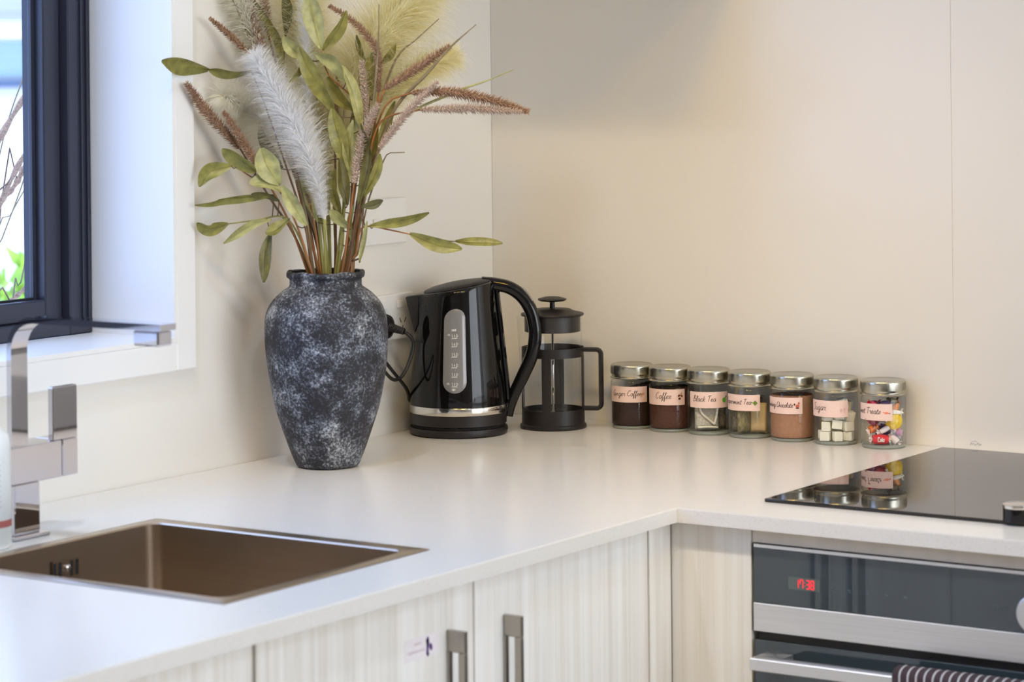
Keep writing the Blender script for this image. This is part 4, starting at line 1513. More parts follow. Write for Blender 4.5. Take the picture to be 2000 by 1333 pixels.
for (cx_, cy_, cz_) in slots:
    if cube_me is None:
        bm = boxbm(-0.0066, 0.0066, -0.0066, 0.0066, 0, 0.0134, 0.0012, 2)
        me = bpy.data.meshes.new('sugar_cube')
        bm.to_mesh(me)
        bm.free()
        me.materials.append(M['sugar'])
        cube_me = me
    o = bpy.data.objects.new('sugar_cube', cube_me)
    COL.objects.link(o)
    o.location = in_jar(5, (cx_, cy_, cz_))
    o.rotation_euler = (rnd.uniform(-0.22, 0.22) if cz_ > 0.02 else 0, rnd.uniform(-0.2, 0.2) if cz_ > 0.02 else 0, YAW + rnd.uniform(-0.8, 0.8))
    o.scale = (rnd.uniform(0.95, 1.12), rnd.uniform(0.95, 1.05), rnd.uniform(0.95, 1.04))
    side = 'left' if cx_ < -0.006 else ('right' if cx_ > 0.006 else 'middle')
    dep = 'front' if cy_ < -0.004 else 'back'
    tag(o, f'white sugar cube in the {tier[cz_]}, {dep} {side} of the jar', 'sugar cube', 'sugar cubes in the jar')

# tea bags
def bag(name, i, pos, rz, tilt, w, hgt, th, m, label, roll=0.0):
    """Soft pillow pouch w x hgt, standing, thickness th."""
    bm = NB()
    nx, ny = 8, 8
    F_, Bk = [], []
    for a in range(nx + 1):
        fr, br = [], []
        for b in range(ny + 1):
            u, v = -1 + 2 * a / nx, -1 + 2 * b / ny
            q = max(0.0, (1 - u ** 4) * (1 - v ** 4)) ** 0.6
            edge = a in (0, nx) or b in (0, ny)
            p = (u * w / 2, -th / 2 * q, (v + 1) * hgt / 2)
            vf = bm.verts.new(p)
            fr.append(vf)
            br.append(vf if edge else bm.verts.new((p[0], th / 2 * q, p[2])))
        F_.append(fr)
        Bk.append(br)
    for a in range(nx):
        for b in range(ny):
            bm.faces.new((F_[a][b], F_[a + 1][b], F_[a + 1][b + 1], F_[a][b + 1]))
            bm.faces.new((Bk[a][b], Bk[a][b + 1], Bk[a + 1][b + 1], Bk[a + 1][b]))
    t = thing(name, in_jar(i, pos), label, 'tea bag', 'tea bags in the jars', rotz=YAW + rz)
    t.rotation_euler = (tilt, roll, YAW + rz)
    obj('pouch', bm, m, t, True)
    return t


tb = bag('tea_bag', 2, (-0.004, -0.0135, 0.0065), 0.10, -0.06, 0.036, 0.046, 0.008, M['tea_cloth'], 'front grey tea bag with looped string in the Black Tea jar')
bm = NB()
tube(bm, smooth_path([(-0.012, -0.0062, 0.040), (-0.009, -0.0068, 0.026), (0.000, -0.0070, 0.017), (0.010, -0.0068, 0.0085)], 20), 0.0016, 6, 0.0024)
tube(bm, smooth_path([(0.010, -0.0068, 0.0085), (0.013, -0.0064, 0.020), (0.0165, -0.0050, 0.034)], 14), 0.0016, 6, 0.0024)
tube(bm, smooth_path([(-0.015, -0.005, 0.004), (0.0, -0.0056, 0.0045), (0.0155, -0.005, 0.0035)], 12), 0.0016, 6, 0.0012)
obj('string', bm, M['string'], tb, True)
bag('tea_bag', 2, (0.006, 0.000, 0.0065), -0.25, 0.05, 0.038, 0.048, 0.009, M['tea_dark'], 'middle darker tea bag in the Black Tea jar')
bag('tea_bag', 2, (-0.002, 0.0130, 0.0065), 0.15, 0.08, 0.034, 0.050, 0.009, M['tea_cloth'], 'rear tea bag against the wall side of the Black Tea jar')
bag('tea_bag', 3, (-0.0100, -0.0130, 0.0065), 0.55, 0.0, 0.024, 0.046, 0.008, M['tea_green'], 'left greenish tea bag in the mint tea jar')
bag('tea_bag', 3, (0.0110, -0.0120, 0.0065), -0.35, 0.0, 0.026, 0.044, 0.007, M['tea_beige'], 'beige paper sachet at the right of the mint tea jar')
bag('tea_bag', 3, (-0.004, 0.004, 0.0065), 0.2, 0.05, 0.044, 0.050, 0.008, M['tea_dark'], 'middle brown tea bag in the mint tea jar')
bag('tea_bag', 3, (0.006, 0.0150, 0.0065), -0.1, 0.05, 0.034, 0.052, 0.008, M['tea_cloth'], 'rear pale tea bag in the mint tea jar')

# wrapped sweets
def sweet(pos, rgb, rx, rlen, rot, label, shape='roll', wrap=None, text=None):
    t = thing('wrapped_sweet', in_jar(6, pos), label, 'sweet', 'wrapped sweets in the jar')
    t.rotation_euler = (rot[0], rot[1], YAW + rot[2])
    m = mat('sweet_wrapper', rgb, 0.3, coat=0.3, noise=((150, 150, 150), 0.12, 2))
    bm = NB()
    if shape == 'ball':
        lathe(bm, [(rx * math.sin(PI * k / 12), -rx * math.cos(PI * k / 12)) for k in range(1, 12)], 20)
        for v in bm.verts:
            v.co *= 1 + 0.05 * math.sin(9 * math.atan2(v.co.y, v.co.x))
    else:
        path = [Vector((-rlen / 2 + rlen * k / 12, 0, 0)) for k in range(13)]
        tube(bm, path, lambda q: rx * (0.78 + 0.22 * math.sin(PI * q)), 14, lambda q: rx * 0.85)
    obj('centre', bm, m, t, 60)
    mw = m if wrap is None else mat('sweet_twist', wrap, 0.35, noise=((150, 150, 150), 0.1, 2))
    L = rx if shape == 'ball' else rlen / 2
    for s in (-1, 1):
        bm = NB()
        c = bm.verts.new((s * L * 0.96, 0, 0))
        vs = []
        for k in range(9):
            a = -PI / 2 + PI * k / 8
            vs.append(bm.verts.new((s * (L + 0.0055 * (0.75 + 0.25 * math.cos(a * 3))), 0.0022 * (1 if k % 2 else -1), 0.0068 * math.sin(a))))
        for k in range(8):
            bm.faces.new((c, vs[k], vs[k + 1]))
        o = obj('twist', bm, mw, t)
        so = o.modifiers.new('thickness', 'SOLIDIFY')
        so.thickness = 0.0003
    if text:
        bm = NB()
        st, w = text_strokes(text, BLOCK, 0.0058)
        fm = lambda u, v: Vector((u - w / 2, -math.sqrt(max(0, (rx * 1.02 + 0.0002) ** 2 - (v - 0.0026) ** 2)), v - 0.0026))
        for pl in st:
            ribbon(bm, pl, 0.0010, fm, 2)
        obj('lettering', bm, M['mark_white'], t)


sweet((-0.0070, -0.0170, 0.0125), (214, 34, 44), 0.0072, 0.022, (0, 0.05, 0.05), 'red roll sweet lettered Cola at the bottom of the jar', wrap=(236, 226, 226), text='Cola')
sweet((0.0135, -0.0120, 0.0110), (232, 222, 224), 0.0060, 0.012, (0.2, 0.7, -0.5), 'white twisted sweet at the bottom right of the jar')
sweet((0.0000, 0.0120, 0.0120), (120, 60, 110), 0.0070, 0.018, (0, 0, 0.4), 'purple sweet at the back of the bottom layer')
sweet((-0.0160, -0.0080, 0.0270), (232, 132, 52), 0.0064, 0.013, (0, -0.35, 0.5), 'orange sweet in the lower left of the jar', wrap=(240, 226, 220))
sweet((-0.0005, -0.0150, 0.0260), (238, 232, 234), 0.0042, 0.014, (0.3, -0.5, 0.1), 'small white twist below the paper label', wrap=(246, 240, 240))
sweet((0.0020, 0.0020, 0.0250), (128, 92, 140), 0.0070, 0.016, (0, 0.2, 0.9), 'lilac sweet in the middle of the jar')
sweet((0.0128, -0.0100, 0.0370), (246, 206, 18), 0.0125, 0.0, (0, 0.3, 0.7), 'big round yellow sweet right of the paper label', 'ball', wrap=(240, 236, 226))
sweet((-0.0110, -0.0020, 0.0420), (224, 90, 120), 0.0075, 0.018, (0, -0.2, 0.2), 'pink sweet behind the paper label')
sweet((0.0150, -0.0080, 0.0565), (238, 150, 60), 0.0060, 0.013, (0, -1.1, 0.3), 'orange sweet above the yellow one', wrap=(236, 160, 80))
sweet((-0.0150, -0.0130, 0.0620), (206, 24, 60), 0.0056, 0.012, (0, 0.1, 0.4), 'crimson sweet above the label at the top left')
sweet((0.0000, -0.0160, 0.0615), (94, 70, 120), 0.0058, 0.014, (0, -0.15, 0.0), 'violet sweet above the label at the top middle', wrap=(130, 110, 150))
sweet((0.0040, 0.0060, 0.0560), (150, 164, 120), 0.0068, 0.016, (0, 0.1, -0.3), 'sage green sweet at the top back')
sweet((-0.0060, 0.0150, 0.0500), (170, 60, 90), 0.0068, 0.016, (0, 0.2, 0.2), 'dark pink sweet at the rear of the jar')
sweet((0.0190, -0.0110, 0.0230), (206, 150, 190), 0.0052, 0.011, (0, 0.6, 0.9), 'mauve sweet at the lower right under the yellow one', wrap=(230, 222, 226))
sweet((-0.0185, -0.0130, 0.0385), (150, 40, 70), 0.0052, 0.011, (0, 0.9, 0.3), 'wine red sweet at the left edge beside the label')
sweet((0.0160, -0.0160, 0.0505), (244, 240, 236), 0.0034, 0.012, (0.1, 0.15, 0.4), 'thin white twist resting on the yellow sweet', wrap=(250, 246, 240))
sweet((0.0110, -0.0130, 0.0660), (110, 96, 60), 0.0050, 0.011, (0, 0.2, 0.5), 'bronze sweet under the lid at the right')
sweet((0.0080, 0.0150, 0.0360), (232, 226, 222), 0.0068, 0.016, (0, 0.2, -0.6), 'white sweet at the rear of the middle layer')

# ------------------------------------------------------------------ vase
VX, VY = 0.119, -0.581
t = thing('vase', (VX, VY, CT), 'dark blue grey mottled stoneware vase holding dried stems', 'vase', rotz=YAW)
vp = [(0.0385, 0.0004), (0.0416, 0.0015), (0.0432, 0.0030), (0.0488, 0.0157), (0.0557, 0.0342), (0.0636, 0.0574), (0.0708, 0.0805), (0.0759, 0.1036), (0.0800, 0.1267),
      (0.0830, 0.1500), (0.0844, 0.1730), (0.0845, 0.1880), (0.0834, 0.2030), (0.0808, 0.2130), (0.0768, 0.2220), (0.0700, 0.2310), (0.0610, 0.2395),
      (0.0530, 0.2450), (0.0498, 0.2480), (0.0494, 0.2560), (0.0502, 0.2590), (0.0530, 0.2605), (0.0540, 0.2635), (0.0532, 0.2668), (0.0505, 0.2680), (0.0470, 0.2665)]
pts = smooth_path([Vector((r, 0, z)) for r, z in vp], 110)
bm = NB()
lathe(bm, [(p.x, p.z) for p in pts], 72, cap1=False)
for v in bm.verts:      # hand-made unevenness
    a = math.atan2(v.co.y, v.co.x)
    s = 1 + 0.006 * math.sin(3 * a + 18 * v.co.z) + 0.004 * math.sin(7 * a - 40 * v.co.z)
    v.co.x *= s
    v.co.y *= s
    if v.co.z > 0.255:
        v.co.z += 0.0008 * math.sin(5 * a) + 0.0005 * math.sin(11 * a)
obj('body', bm, M['vase'], t, True)
bm = NB()
lathe(bm, [(0.0470, 0.2664), (0.0455, 0.2560), (0.0470, 0.2470), (0.0580, 0.2380), (0.0740, 0.2200), (0.0790, 0.1800), (0.0650, 0.0800), (0.0380, 0.0080)], 48, cap0=False, cap1=True)
obj('inside', bm, M['vase_in'], t, True)

# ------------------------------------------------------------------ dried bouquet
# measured in millimetres from the vase foot: (right, away from the viewer, up)
SEED = [
    ('S1',[[-150,-49,615],[-122,-22,588],[-91,-14,557]],4.9,[[-91,-14,557],[-61,-11,486],[-31,-7,373],[-17,-3,269],[2,1,190]]),
    ('S2',[[-177,-93,527],[-156,-63,491],[-113,-29,438]],7.7,[[-113,-29,438],[-72,-23,367],[-45,-17,325],[-22,-11,270],[9,-4,176]]),
    ('S3',[[-132,-59,489],[-110,-49,452],[-82,-39,404]],6.3,[[-82,-39,404],[-50,-29,343],[-24,-19,270],[2,-9,184]]),
    ('S4',[[-108,9,658],[-94,16,605],[-81,11,561]],7.0,[[-81,11,561],[-52,8,443],[-27,6,337],[-10,3,268],[5,1,190]]),
    ('S5',[[-90,31,676],[-82,26,633],[-77,21,591]],6.3,[[-77,21,591],[-49,17,478],[-22,13,344],[-5,9,268],[5,6,189]]),
    ('S6',[[-58,-14,489],[-40,-13,436],[-19,-12,359]],5.6,[[-19,-12,359],[-12,-9,317],[-7,-7,269],[2,-4,190]]),
    ('S7',[[9,-9,631],[37,-8,613],[64,-7,585],[75,-6,563],[75,-4,512]],5.6,[[75,-4,512],[62,-3,414],[38,-2,330],[20,-1,268],[2,1,190]]),
    ('S8',[[53,-14,557],[56,-13,519],[59,-12,474]],4.9,[[59,-12,474],[50,-9,372],[31,-7,269],[9,-4,190]]),
    ('S9',[[76,-39,497],[54,-37,450],[42,-34,389]],7.0,[[42,-34,389],[33,-28,325],[24,-21,270],[6,-14,191]]),
    ('S10',[[174,-19,574],[129,-17,545],[84,-14,517]],7.0,[[84,-14,517],[65,-12,463],[46,-9,358],[34,-7,269],[9,-4,190]]),
    ('S11',[[157,-44,526],[111,-41,480],[76,-37,435]],6.3,[[76,-37,435],[56,-31,394],[43,-26,338],[32,-20,270],[6,-14,191]]),
    ('S12',[[280,-49,484],[223,-43,502],[167,-36,512],[122,-29,511]],7.7,[[122,-29,511],[87,-24,496],[65,-19,436],[46,-14,345],[38,-9,269],[9,-4,190]]),
    ('S13',[[270,-59,484],[202,-49,489],[133,-39,488]],6.3,[[133,-39,488],[80,-33,473],[58,-27,408],[43,-21,331],[29,-15,269],[10,-9,191]]),
    ('S14',[[17,31,541],[16,28,498],[13,26,463]],3.5,[[13,26,463],[13,21,357],[12,16,267],[5,11,189]]),
]
BLADE = [
    ('K1',[[78,-29,632],[76,-23,575],[68,-17,498],[50,-11,373],[25,-5,269],[5,1,190]],1.8),
    ('K2',[[158,21,612],[128,17,585],[98,14,556],[71,11,477],[45,7,358],[28,4,268],[9,1,190]],1.8),
    ('K3',[[210,-34,603],[175,-30,573],[145,-26,540],[93,-22,481],[57,-18,373],[37,-14,269],[13,-9,191]],2.8),
    ('K4',[[260,-19,541],[220,-18,525],[177,-16,510],[97,-14,467],[55,-13,373],[34,-11,269],[10,-9,191]],2.2),
    ('K5',[[111,-29,430],[95,-25,429],[84,-21,423],[59,-17,359],[40,-13,269],[13,-9,191]],1.5),
    ('K6',[[-124,-13,644],[-109,9,605],[-91,7,561],[-52,6,429],[-17,4,330],[-2,2,268],[5,1,190]],3.1),
    ('K8',[[-25,21,463],[-17,17,372],[-7,14,268],[5,11,189]],2.1),
    ('K9',[[39,11,428],[34,9,344],[25,7,268],[5,6,189]],2.1),
    ('K10',[[-37,-19,409],[-24,-16,339],[-15,-13,270],[4,-9,191]],2.1),
    ('K7',[[46,21,547],[54,18,427],[45,16,343],[34,13,267],[8,11,189]],1.8),
]
BRANCH = [
    ('far_left',[[-94,-49,542],[-76,-41,493],[-49,-33,409],[-26,-25,332],[-17,-17,270],[3,-9,191]],[([[-205,-135,558],[-180,-94,551],[-152,-53,545]],12.6,15,0),([[-151,-59,545],[-122,-54,541],[-94,-49,543]],7.7,40,0)]),
    ('mid_left',[[-114,-69,414],[-89,-59,396],[-59,-49,381],[-36,-39,333],[-18,-29,271],[3,-19,192]],[([[-163,-79,388],[-148,-74,408],[-121,-69,416]],10.5,-20,0),([[-132,-79,439],[-113,-74,427],[-88,-69,407]],12.6,20,0),([[-79,-79,440],[-72,-74,415],[-56,-69,390]],16.1,10,1),([[-96,-79,393],[-77,-74,392],[-52,-69,380]],9.8,-30,1),([[-51,-79,389],[-38,-74,364],[-20,-69,334]],9.1,25,1)]),
    ('low_left',[[-127,-59,337],[-90,-50,341],[-55,-41,345],[-36,-32,322],[-19,-23,271],[3,-14,191]],[([[-167,-77,340],[-152,-64,331],[-127,-59,337]],9.8,10,0),([[-169,-81,364],[-147,-66,366],[-130,-63,370],[-65,-59,375]],6.3,35,0),([[-133,-69,311],[-113,-66,325],[-89,-63,338],[-69,-59,342]],5.6,30,1),([[-79,-69,258],[-77,-64,294],[-69,-59,326]],8.4,0,2),([[-76,-69,324],[-61,-64,329],[-44,-59,343]],9.1,-25,0),([[-95,-69,377],[-75,-64,378],[-58,-59,368]],7.7,40,2)]),
    ('top_left',[[-60,21,534],[-49,16,464],[-29,11,372],[-12,6,268],[2,1,190]],[([[-101,11,647],[-78,14,612],[-61,17,580],[-60,21,533]],7.7,20,0),([[-53,11,651],[-49,16,619],[-53,21,588]],7.0,30,2),([[-89,11,471],[-81,16,443],[-59,21,407]],7.0,40,2)]),
    ('top_centre',[[0,-29,570],[8,-24,537],[41,-19,504],[52,-14,467],[39,-9,359],[23,-4,269],[5,1,190]],[([[-17,-39,652],[-11,-34,611],[-1,-29,573]],13.3,15,1),([[34,-39,624],[22,-34,597],[1,-29,570]],8.4,-25,0),([[-51,-39,590],[-39,-34,572],[-20,-29,559]],9.8,10,1),([[-45,-39,527],[-34,-34,540],[-22,-29,558]],5.6,35,0),([[-31,-39,575],[-12,-34,534],[21,-29,480]],11.2,20,0),([[-9,-39,566],[15,-34,555],[32,-29,527]],7.0,50,1)]),
    ('centre',[[29,-24,464],[32,-21,408],[27,-17,345],[18,-13,269],[3,-9,191]],[([[13,-34,491],[20,-29,457],[34,-24,408]],11.9,15,0),([[27,-34,549],[41,-29,513],[52,-24,462]],9.1,-20,1),([[9,-34,353],[21,-29,342],[36,-24,327]],9.1,20,1),([[42,-34,475],[37,-29,436],[40,-24,394]],8.4,35,1),([[22,-34,423],[25,-29,395],[32,-24,359]],8.4,-30,2)]),
    ('right_top',[[62,21,505],[54,18,427],[40,16,343],[27,13,267],[5,11,189]],[([[70,11,568],[62,16,537],[66,21,503]],10.5,10,0),([[99,11,577],[91,16,562],[76,21,549]],4.9,30,0),([[45,11,591],[50,16,569],[58,21,553]],3.5,40,0),([[97,11,499],[87,16,469],[71,21,434]],7.0,25,0)]),
    ('low_right',[[118,-39,319],[90,-34,325],[62,-29,330],[48,-24,321],[39,-19,270],[10,-14,191]],[([[243,-49,306],[211,-44,307],[179,-39,309]],7.0,20,0),([[188,-49,299],[155,-44,305],[117,-39,320]],9.8,10,0),([[144,-49,349],[107,-44,338],[63,-39,331]],7.7,-15,0),([[82,-49,366],[69,-44,360],[53,-39,357]],5.6,25,2)]),
    ('heart',[[25,-9,429],[27,-7,373],[20,-4,316],[14,-2,269],[3,1,190]],[([[7,-19,534],[20,-14,506],[40,-9,488]],8.4,20,0),([[50,-19,506],[42,-14,478],[47,-9,435]],7.0,-25,1),([[16,-19,408],[12,-14,380],[22,-9,345]],7.7,15,0),([[49,-19,429],[57,-14,394],[49,-9,351]],7.0,30,2),([[74,-19,470],[64,-14,428],[49,-9,386]],6.3,-15,0),([[-50,-19,500],[-46,-14,465],[-30,-9,426]],6.3,20,2),([[-31,-19,409],[-25,-14,373],[-10,-9,335]],6.3,-20,1),([[41,-19,359],[35,-14,331],[39,-9,303]],4.9,20,1)]),
    ('right_strap',[[53,-34,337],[51,-28,304],[45,-21,270],[17,-14,191]],[([[60,-44,338],[56,-39,311],[48,-34,282]],4.2,20,1),([[78,-44,429],[73,-39,405],[56,-34,371]],6.3,-25,0),([[53,-44,471],[64,-39,429],[48,-34,360]],7.0,40,2)]),
]
PLUME = [
    ('white_front',[[2,-39,340],[-6,-41,382],[-21,-43,430],[-48,-45,486],[-68,-47,521],[-88,-49,557]],30.8,[[2,-39,340],[1,-19,270],[3,1,190]],0),
    ('cream_top',[[9,51,356],[15,53,427],[37,55,505],[70,57,576],[109,59,625],[153,61,682]],64.4,[[9,51,356],[12,26,266],[3,1,190]],1),
    ('cream_mid',[[-1,61,341],[-10,56,427],[-23,51,512],[-31,46,598],[-38,41,683]],51.8,[[-1,61,341],[4,31,266],[3,1,190]],1),
    ('cream_right',[[22,71,369],[46,73,447],[82,76,504],[125,78,536],[172,81,559]],35.0,[[22,71,369],[18,36,266],[5,1,190]],1),
    ('pale_left',[[-9,1,344],[-31,6,408],[-67,11,457],[-102,16,485],[-132,-27,508]],32.2,[[-9,1,344],[-4,1,269],[3,1,190]],2),
    ('white_top',[[-15,1,429],[-23,1,513],[-25,1,576],[-28,1,668]],12.6,[[-15,1,429],[3,1,269],[3,1,190]],0),
    ('pale_back',[[1,51,405],[-55,44,499],[-95,29,584],[-125,-13,668]],38.5,[[1,51,405],[4,26,267],[3,1,190]],2),
]

mm = lambda L: [Vector(p) * 0.001 for p in L]
VLOC = (VX, VY, CT)


def limit_path(path):
    """Keep the part of a stem below the rim inside the neck of the vase."""
    out = []
    for p in path:
        if p.z < 0.285:
            r = math.hypot(p.x, p.y)
            if r > 0.040:
                p = Vector((p.x * 0.040 / r, p.y * 0.040 / r, p.z))
        out.append(p)
    return out


SEED_LABEL = {
    'S1': 'brown seed head stem reaching to the upper left of the bouquet', 'S2': 'brown bristly seed head leaning furthest left beside the window trim',
    'S3': 'slimmer seed head just right of the leftmost one', 'S4': 'tall dark brown seed head left of the white plume tip', 'S5': 'tall brown seed head cut by the picture top',
    'S6': 'brown seed head running along the left edge of the white plume', 'S7': 'arching brown seed head curling left above the bouquet centre', 'S8': 'short upright mauve seed head in the bouquet centre',
    'S9': 'pale mauve drooping seed head low in front of the stems', 'S10': 'spiky brown seed head pointing to the upper right', 'S11': 'mauve seed head slanting right below the spiky one',
    'S12': 'long brown seed head arching furthest right over the kettle', 'S13': 'mauve seed head just under the longest right one', 'S14': 'small brown seed head stub amid the cream plumes'}
BLADE_LABEL = {
    'K1': 'straight pale stick rising through the cream plume', 'K2': 'brown dry blade pointing to the upper right plume', 'K3': 'longest tapering dry blade reaching up to the right',
    'K4': 'pale green dry blade reaching across the corner line', 'K5': 'short curled dry blade at the right side', 'K6': 'narrow dry blade at the upper left',
    'K8': 'dry blade behind the lower half of the white plume', 'K9': 'dry blade right behind the pale drooping seed head', 'K10': 'dry blade left of the white plume foot',
    'K7': 'thin dry blade hidden among the centre stems'}
BRANCH_LABEL = {
    'far_left': 'olive leaf branch with two leaves crossing the window reveal', 'mid_left': 'olive leaf branch with broad leaves at the left', 'low_left': 'olive leaf branch drooping low left above the vase shoulder',
    'top_left': 'olive branch with long curved leaves at the top left', 'top_centre': 'pale green leaf branch at the top centre', 'centre': 'pale green leaf branch in the middle of the bouquet',
    'right_top': 'olive leaf branch behind the arching seed head', 'low_right': 'olive leaf branch reaching right above the kettle', 'heart': 'olive and pale leaves tucked between the stems in the bouquet heart', 'right_strap': 'narrow strap leaves at the right of the stems'}
PLUME_LABEL = {
    'white_front': 'fluffy white plume in front of the bouquet', 'cream_top': 'large cream plume spreading at the top right', 'cream_mid': 'yellow cream plume behind the bouquet centre',
    'cream_right': 'cream plume tip brushing to the right', 'pale_left': 'pale feathery plume at the left behind the seed heads', 'white_top': 'narrow white plume at the top',
    'pale_back': 'pale cream plume at the upper left near the wall'}
STEMS = ['stem_amber', 'stem_brown', 'stem_amber', 'stem_green']


def seed_head(parent, path, hw, mkey, rnd):
    """Tapered core with many pointed bristles set along it."""
    bm = NB()
    n = len(path)
    # slender point at the tip, fullest below the middle
    rad = lambda q: hw * (0.10 + 0.40 * math.sin(PI * min(1.0, 0.05 + 0.80 * q)) ** 0.8)
    tube(bm, path, rad, 7)
    core = obj('seed_head', bm, M[mkey], parent, True)
    F = frames(path)
    ln = sum((path[i + 1] - path[i]).length for i in range(n - 1))
    verts, faces = [], []
    rows_ = int(ln / 0.0030)
    for r_i in range(rows_):
        for s_i in range(9):
            q = min(0.999, (r_i + rnd.uniform(-0.3, 0.3) + 0.4) / rows_)
            if q < 0:
                continue
            f = q * (n - 1)
            i = min(int(f), n - 2)
            p = path[i].lerp(path[i + 1], f - i)
            tg, u, v = F[i]
            a = 2 * PI * (s_i + 0.5 * (r_i % 2)) / 9 + rnd.uniform(-0.15, 0.15)
            d = u * math.cos(a) + v * math.sin(a)
            r = rad(q)
            base = p + d * r * 0.8
            L = hw * (0.42 + 0.75 * math.sin(PI * (0.1 + 0.8 * q)))
            tip = base + (d * rnd.uniform(0.75, 1.0) - tg * rnd.uniform(0.35, 0.7)) * L
            sd = tg.cross(d) * 0.0013
            fw = tg * 0.0012
            b = len(verts)
            verts += [base + sd, base - sd * 0.5 + fw, base - sd * 0.5 - fw, tip]
            faces += [(b, b + 1, b + 3), (b + 1, b + 2, b + 3), (b + 2, b, b + 3)]
    me = bpy.data.meshes.new('bristles')
    me.from_pydata([tuple(x) for x in verts], [], faces)
    o = link_mesh('bristles', me, M[mkey], core)
    o['kind'] = 'stuff'


rnd = random.Random(11)
for k, (nm, head, hw, stem) in enumerate(SEED):
    t = thing('seed_head_stem', VLOC, SEED_LABEL[nm], 'dried stem', 'dried seed head stems in the vase', rotz=YAW)
    hp_ = smooth_path(mm(head), 26)
    sp_ = limit_path(smooth_path(mm(stem), 26))
    obj('stem', tube(NB(), sp_, lambda q: 0.0013 + 0.0011 * q, 7), M[STEMS[k % 3]], t, True)
    seed_head(t, hp_, hw * 0.001, 'seed_mauve' if nm in ('S8', 'S9', 'S11', 'S13') else 'seed', rnd)

for k, (nm, pth, hw) in enumerate(BLADE):
    p = limit_path(smooth_path(mm(pth), 40))
    w = hw * 0.001
    bm = NB()
    tube(bm, p, lambda q: 0.0007 + 0.0006 * q, 6, lambda q: max(0.0007, w * min(1, 0.15 + 4 * q) * (1 - 0.55 * q)), up=Vector((0, 1, 0)))
    o = obj('dry_blade', bm, M['blade'] if k != 3 else M['leaf1'], None, True, VLOC, YAW)
    tag(o, BLADE_LABEL[nm], 'dried stem', 'dry blades in the vase')


def leaf_mesh(path, hw, roll, rnd):
    """Cupped blade with a raised midrib; path runs tip to base."""
    n, m = 15, 6
    P = smooth_path(path, n)
    bm = NB()
    rows = []
    ph = rnd.uniform(0, 6)
    for i in range(n):
        q = i / (n - 1)
        tg = (P[min(i + 1, n - 1)] - P[max(i - 1, 0)]).normalized()
        wd = tg.cross(Vector((0, -1, 0)))
        if wd.length < 1e-4:
            wd = Vector((1, 0, 0))
        wd.normalize()
        ang = math.radians(roll) + 0.35 * math.sin(q * 3 + ph)
        wd.rotate(Matrix.Rotation(ang, 3, tg))
        nr = wd.cross(tg)
        w = hw * (math.sin(PI * min(1, (q * 0.93 + 0.02)) ** 0.85) ** 0.85) / max(0.55, abs(math.cos(math.radians(roll))))
        w = max(w, 0.0006)
        row = []
        for j in range(m + 1):
            s = -1 + 2 * j / m
            cup = 0.42 * w * (abs(s) ** 1.5) + 0.05 * w * math.sin(5 * q + 2 * s + ph)
            row.append(bm.verts.new(P[i] + wd * (w * s) + nr * cup))
        rows.append(row)
    for a, b in zip(rows[:-1], rows[1:]):
        for j in range(m):
            bm.faces.new((a[j], a[j + 1], b[j + 1], b[j]))
    return bm, P


rnd = random.Random(23)
for k, (nm, stem, leaves) in enumerate(BRANCH):
    t = thing('leaf_branch', VLOC, BRANCH_LABEL[nm], 'leaf branch', 'leaf branches in the vase', rotz=YAW)
    sp_ = limit_path(smooth_path(mm(stem), 34))
    bm = NB()
    tube(bm, sp_, lambda q: 0.0009 + 0.0014 * q, 7)
    stem_o = obj('stem', bm, M[['stem_brown', 'stem_amber', 'stem_green'][k % 3]], t, True)
    for (pl, hw, roll, tone) in leaves:
        pth = mm(pl)
        base = pth[-1]
        near = min((p for p in sp_), key=lambda p: (p - base).length + 0.25 * max(0, p.z - base.z))
        if 0.004 < (near - base).length < 0.12:
            tw = tube(NB(), smooth_path([base, base.lerp(near, 0.5) + Vector((0, 0, -0.003)), near], 8), 0.0008, 5)
            obj('twig', tw, M['stem_brown'], t, True)
        bm, P = leaf_mesh(pth, hw * 0.001, roll, rnd)
        lf = obj('leaf', bm, M['leaf%d' % tone], t, True)
        obj('midrib', tube(NB(), [p + Vector((0, -0.0006, 0)) for p in P], lambda q: 0.00025 + 0.0003 * q, 4), M['leaf%d' % tone], lf, True)


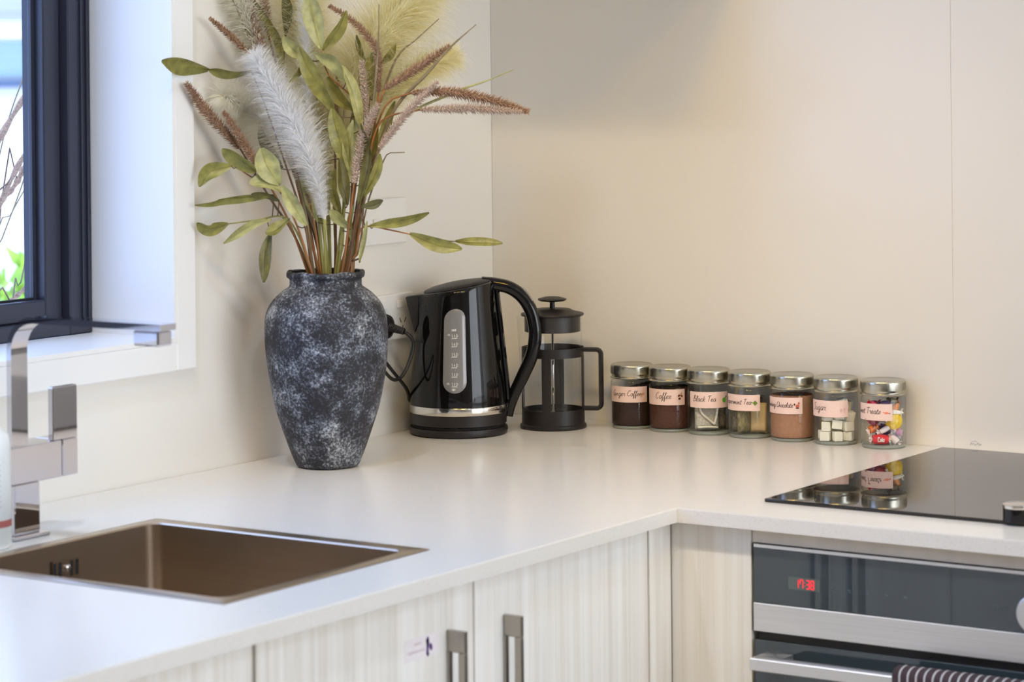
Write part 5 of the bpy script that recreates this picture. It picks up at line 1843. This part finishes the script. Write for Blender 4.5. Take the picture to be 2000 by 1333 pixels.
def plume(nm, axis, hw, stem, c, rnd, count):
    t = thing('feathery_plume', VLOC, PLUME_LABEL[nm], 'plume', 'feathery plumes in the vase', rotz=YAW)
    sp_ = limit_path(smooth_path(mm(stem), 14))
    obj('stem', tube(NB(), sp_, lambda q: 0.0022 + 0.0006 * q, 8), M['stem_green'], t, True)
    ax = smooth_path(mm(axis), 40)
    obj('spine', tube(NB(), ax, lambda q: 0.0016 * (1 - 0.9 * q), 6), M['string'], t, True)
    F = frames(ax, Vector((0, -1, 0)))
    n = len(ax)
    hw *= 0.001
    verts, faces = [], []
    for k in range(count):
        q = rnd.random() ** 0.9
        f = q * (n - 1)
        i = min(int(f), n - 2)
        p = ax[i].lerp(ax[i + 1], f - i)
        tg, u, v = F[i]
        a = rnd.uniform(0, 2 * PI)
        d = u * math.cos(a) * 0.8 + v * math.sin(a)
        e_ = min(1.0, q / 0.42)
        env = (e_ * e_ * (3 - 2 * e_)) * 0.9 + 0.10
        env *= 1 - 0.45 * q ** 3
        L = hw * env * rnd.choice((rnd.uniform(0.6, 1.15), rnd.uniform(0.7, 1.6))) + 0.006
        spread = rnd.uniform(0.35, 1.05)
        c0 = p
        dirv = (tg * 1.0 + d * spread).normalized()
        c1 = c0 + dirv * L * 0.5
        c2 = c1 + (tg * 0.75 + d * (spread + 0.35) + Vector((0, 0, -0.25))).normalized() * L * 0.45
        c3 = c2 + (tg * 0.45 + d * (spread + 0.45) + Vector((0, 0, -0.6)) + Vector((rnd.uniform(-.3, .3), rnd.uniform(-.3, .3), rnd.uniform(-.3, .3)))).normalized() * L * 0.35
        sd = dirv.cross(d + Vector((rnd.uniform(-.6, .6), rnd.uniform(-.6, .6), rnd.uniform(-.6, .6))))
        if sd.length < 1e-5:
            continue
        sd.normalize()
        w = rnd.uniform(0.00022, 0.00042)
        b = len(verts)
        verts += [c0 + sd * w, c0 - sd * w, c1 + sd * w, c1 - sd * w, c2 + sd * w * 0.7, c2 - sd * w * 0.7, c3]
        faces += [(b, b + 1, b + 3, b + 2), (b + 2, b + 3, b + 5, b + 4), (b + 4, b + 5, b + 6)]
    me = bpy.data.meshes.new('fibres')
    me.from_pydata([tuple(x) for x in verts], [], faces)
    o = link_mesh('fibres', me, M['plume%d' % c], t)
    o['kind'] = 'stuff'


rnd = random.Random(31)
for (nm, axis, hw, stem, c) in PLUME:
    plume(nm, axis, hw, stem, c, rnd, {'white_front': 9000, 'cream_top': 15000, 'cream_mid': 14000, 'cream_right': 7000, 'white_top': 2500}.get(nm, 5000))
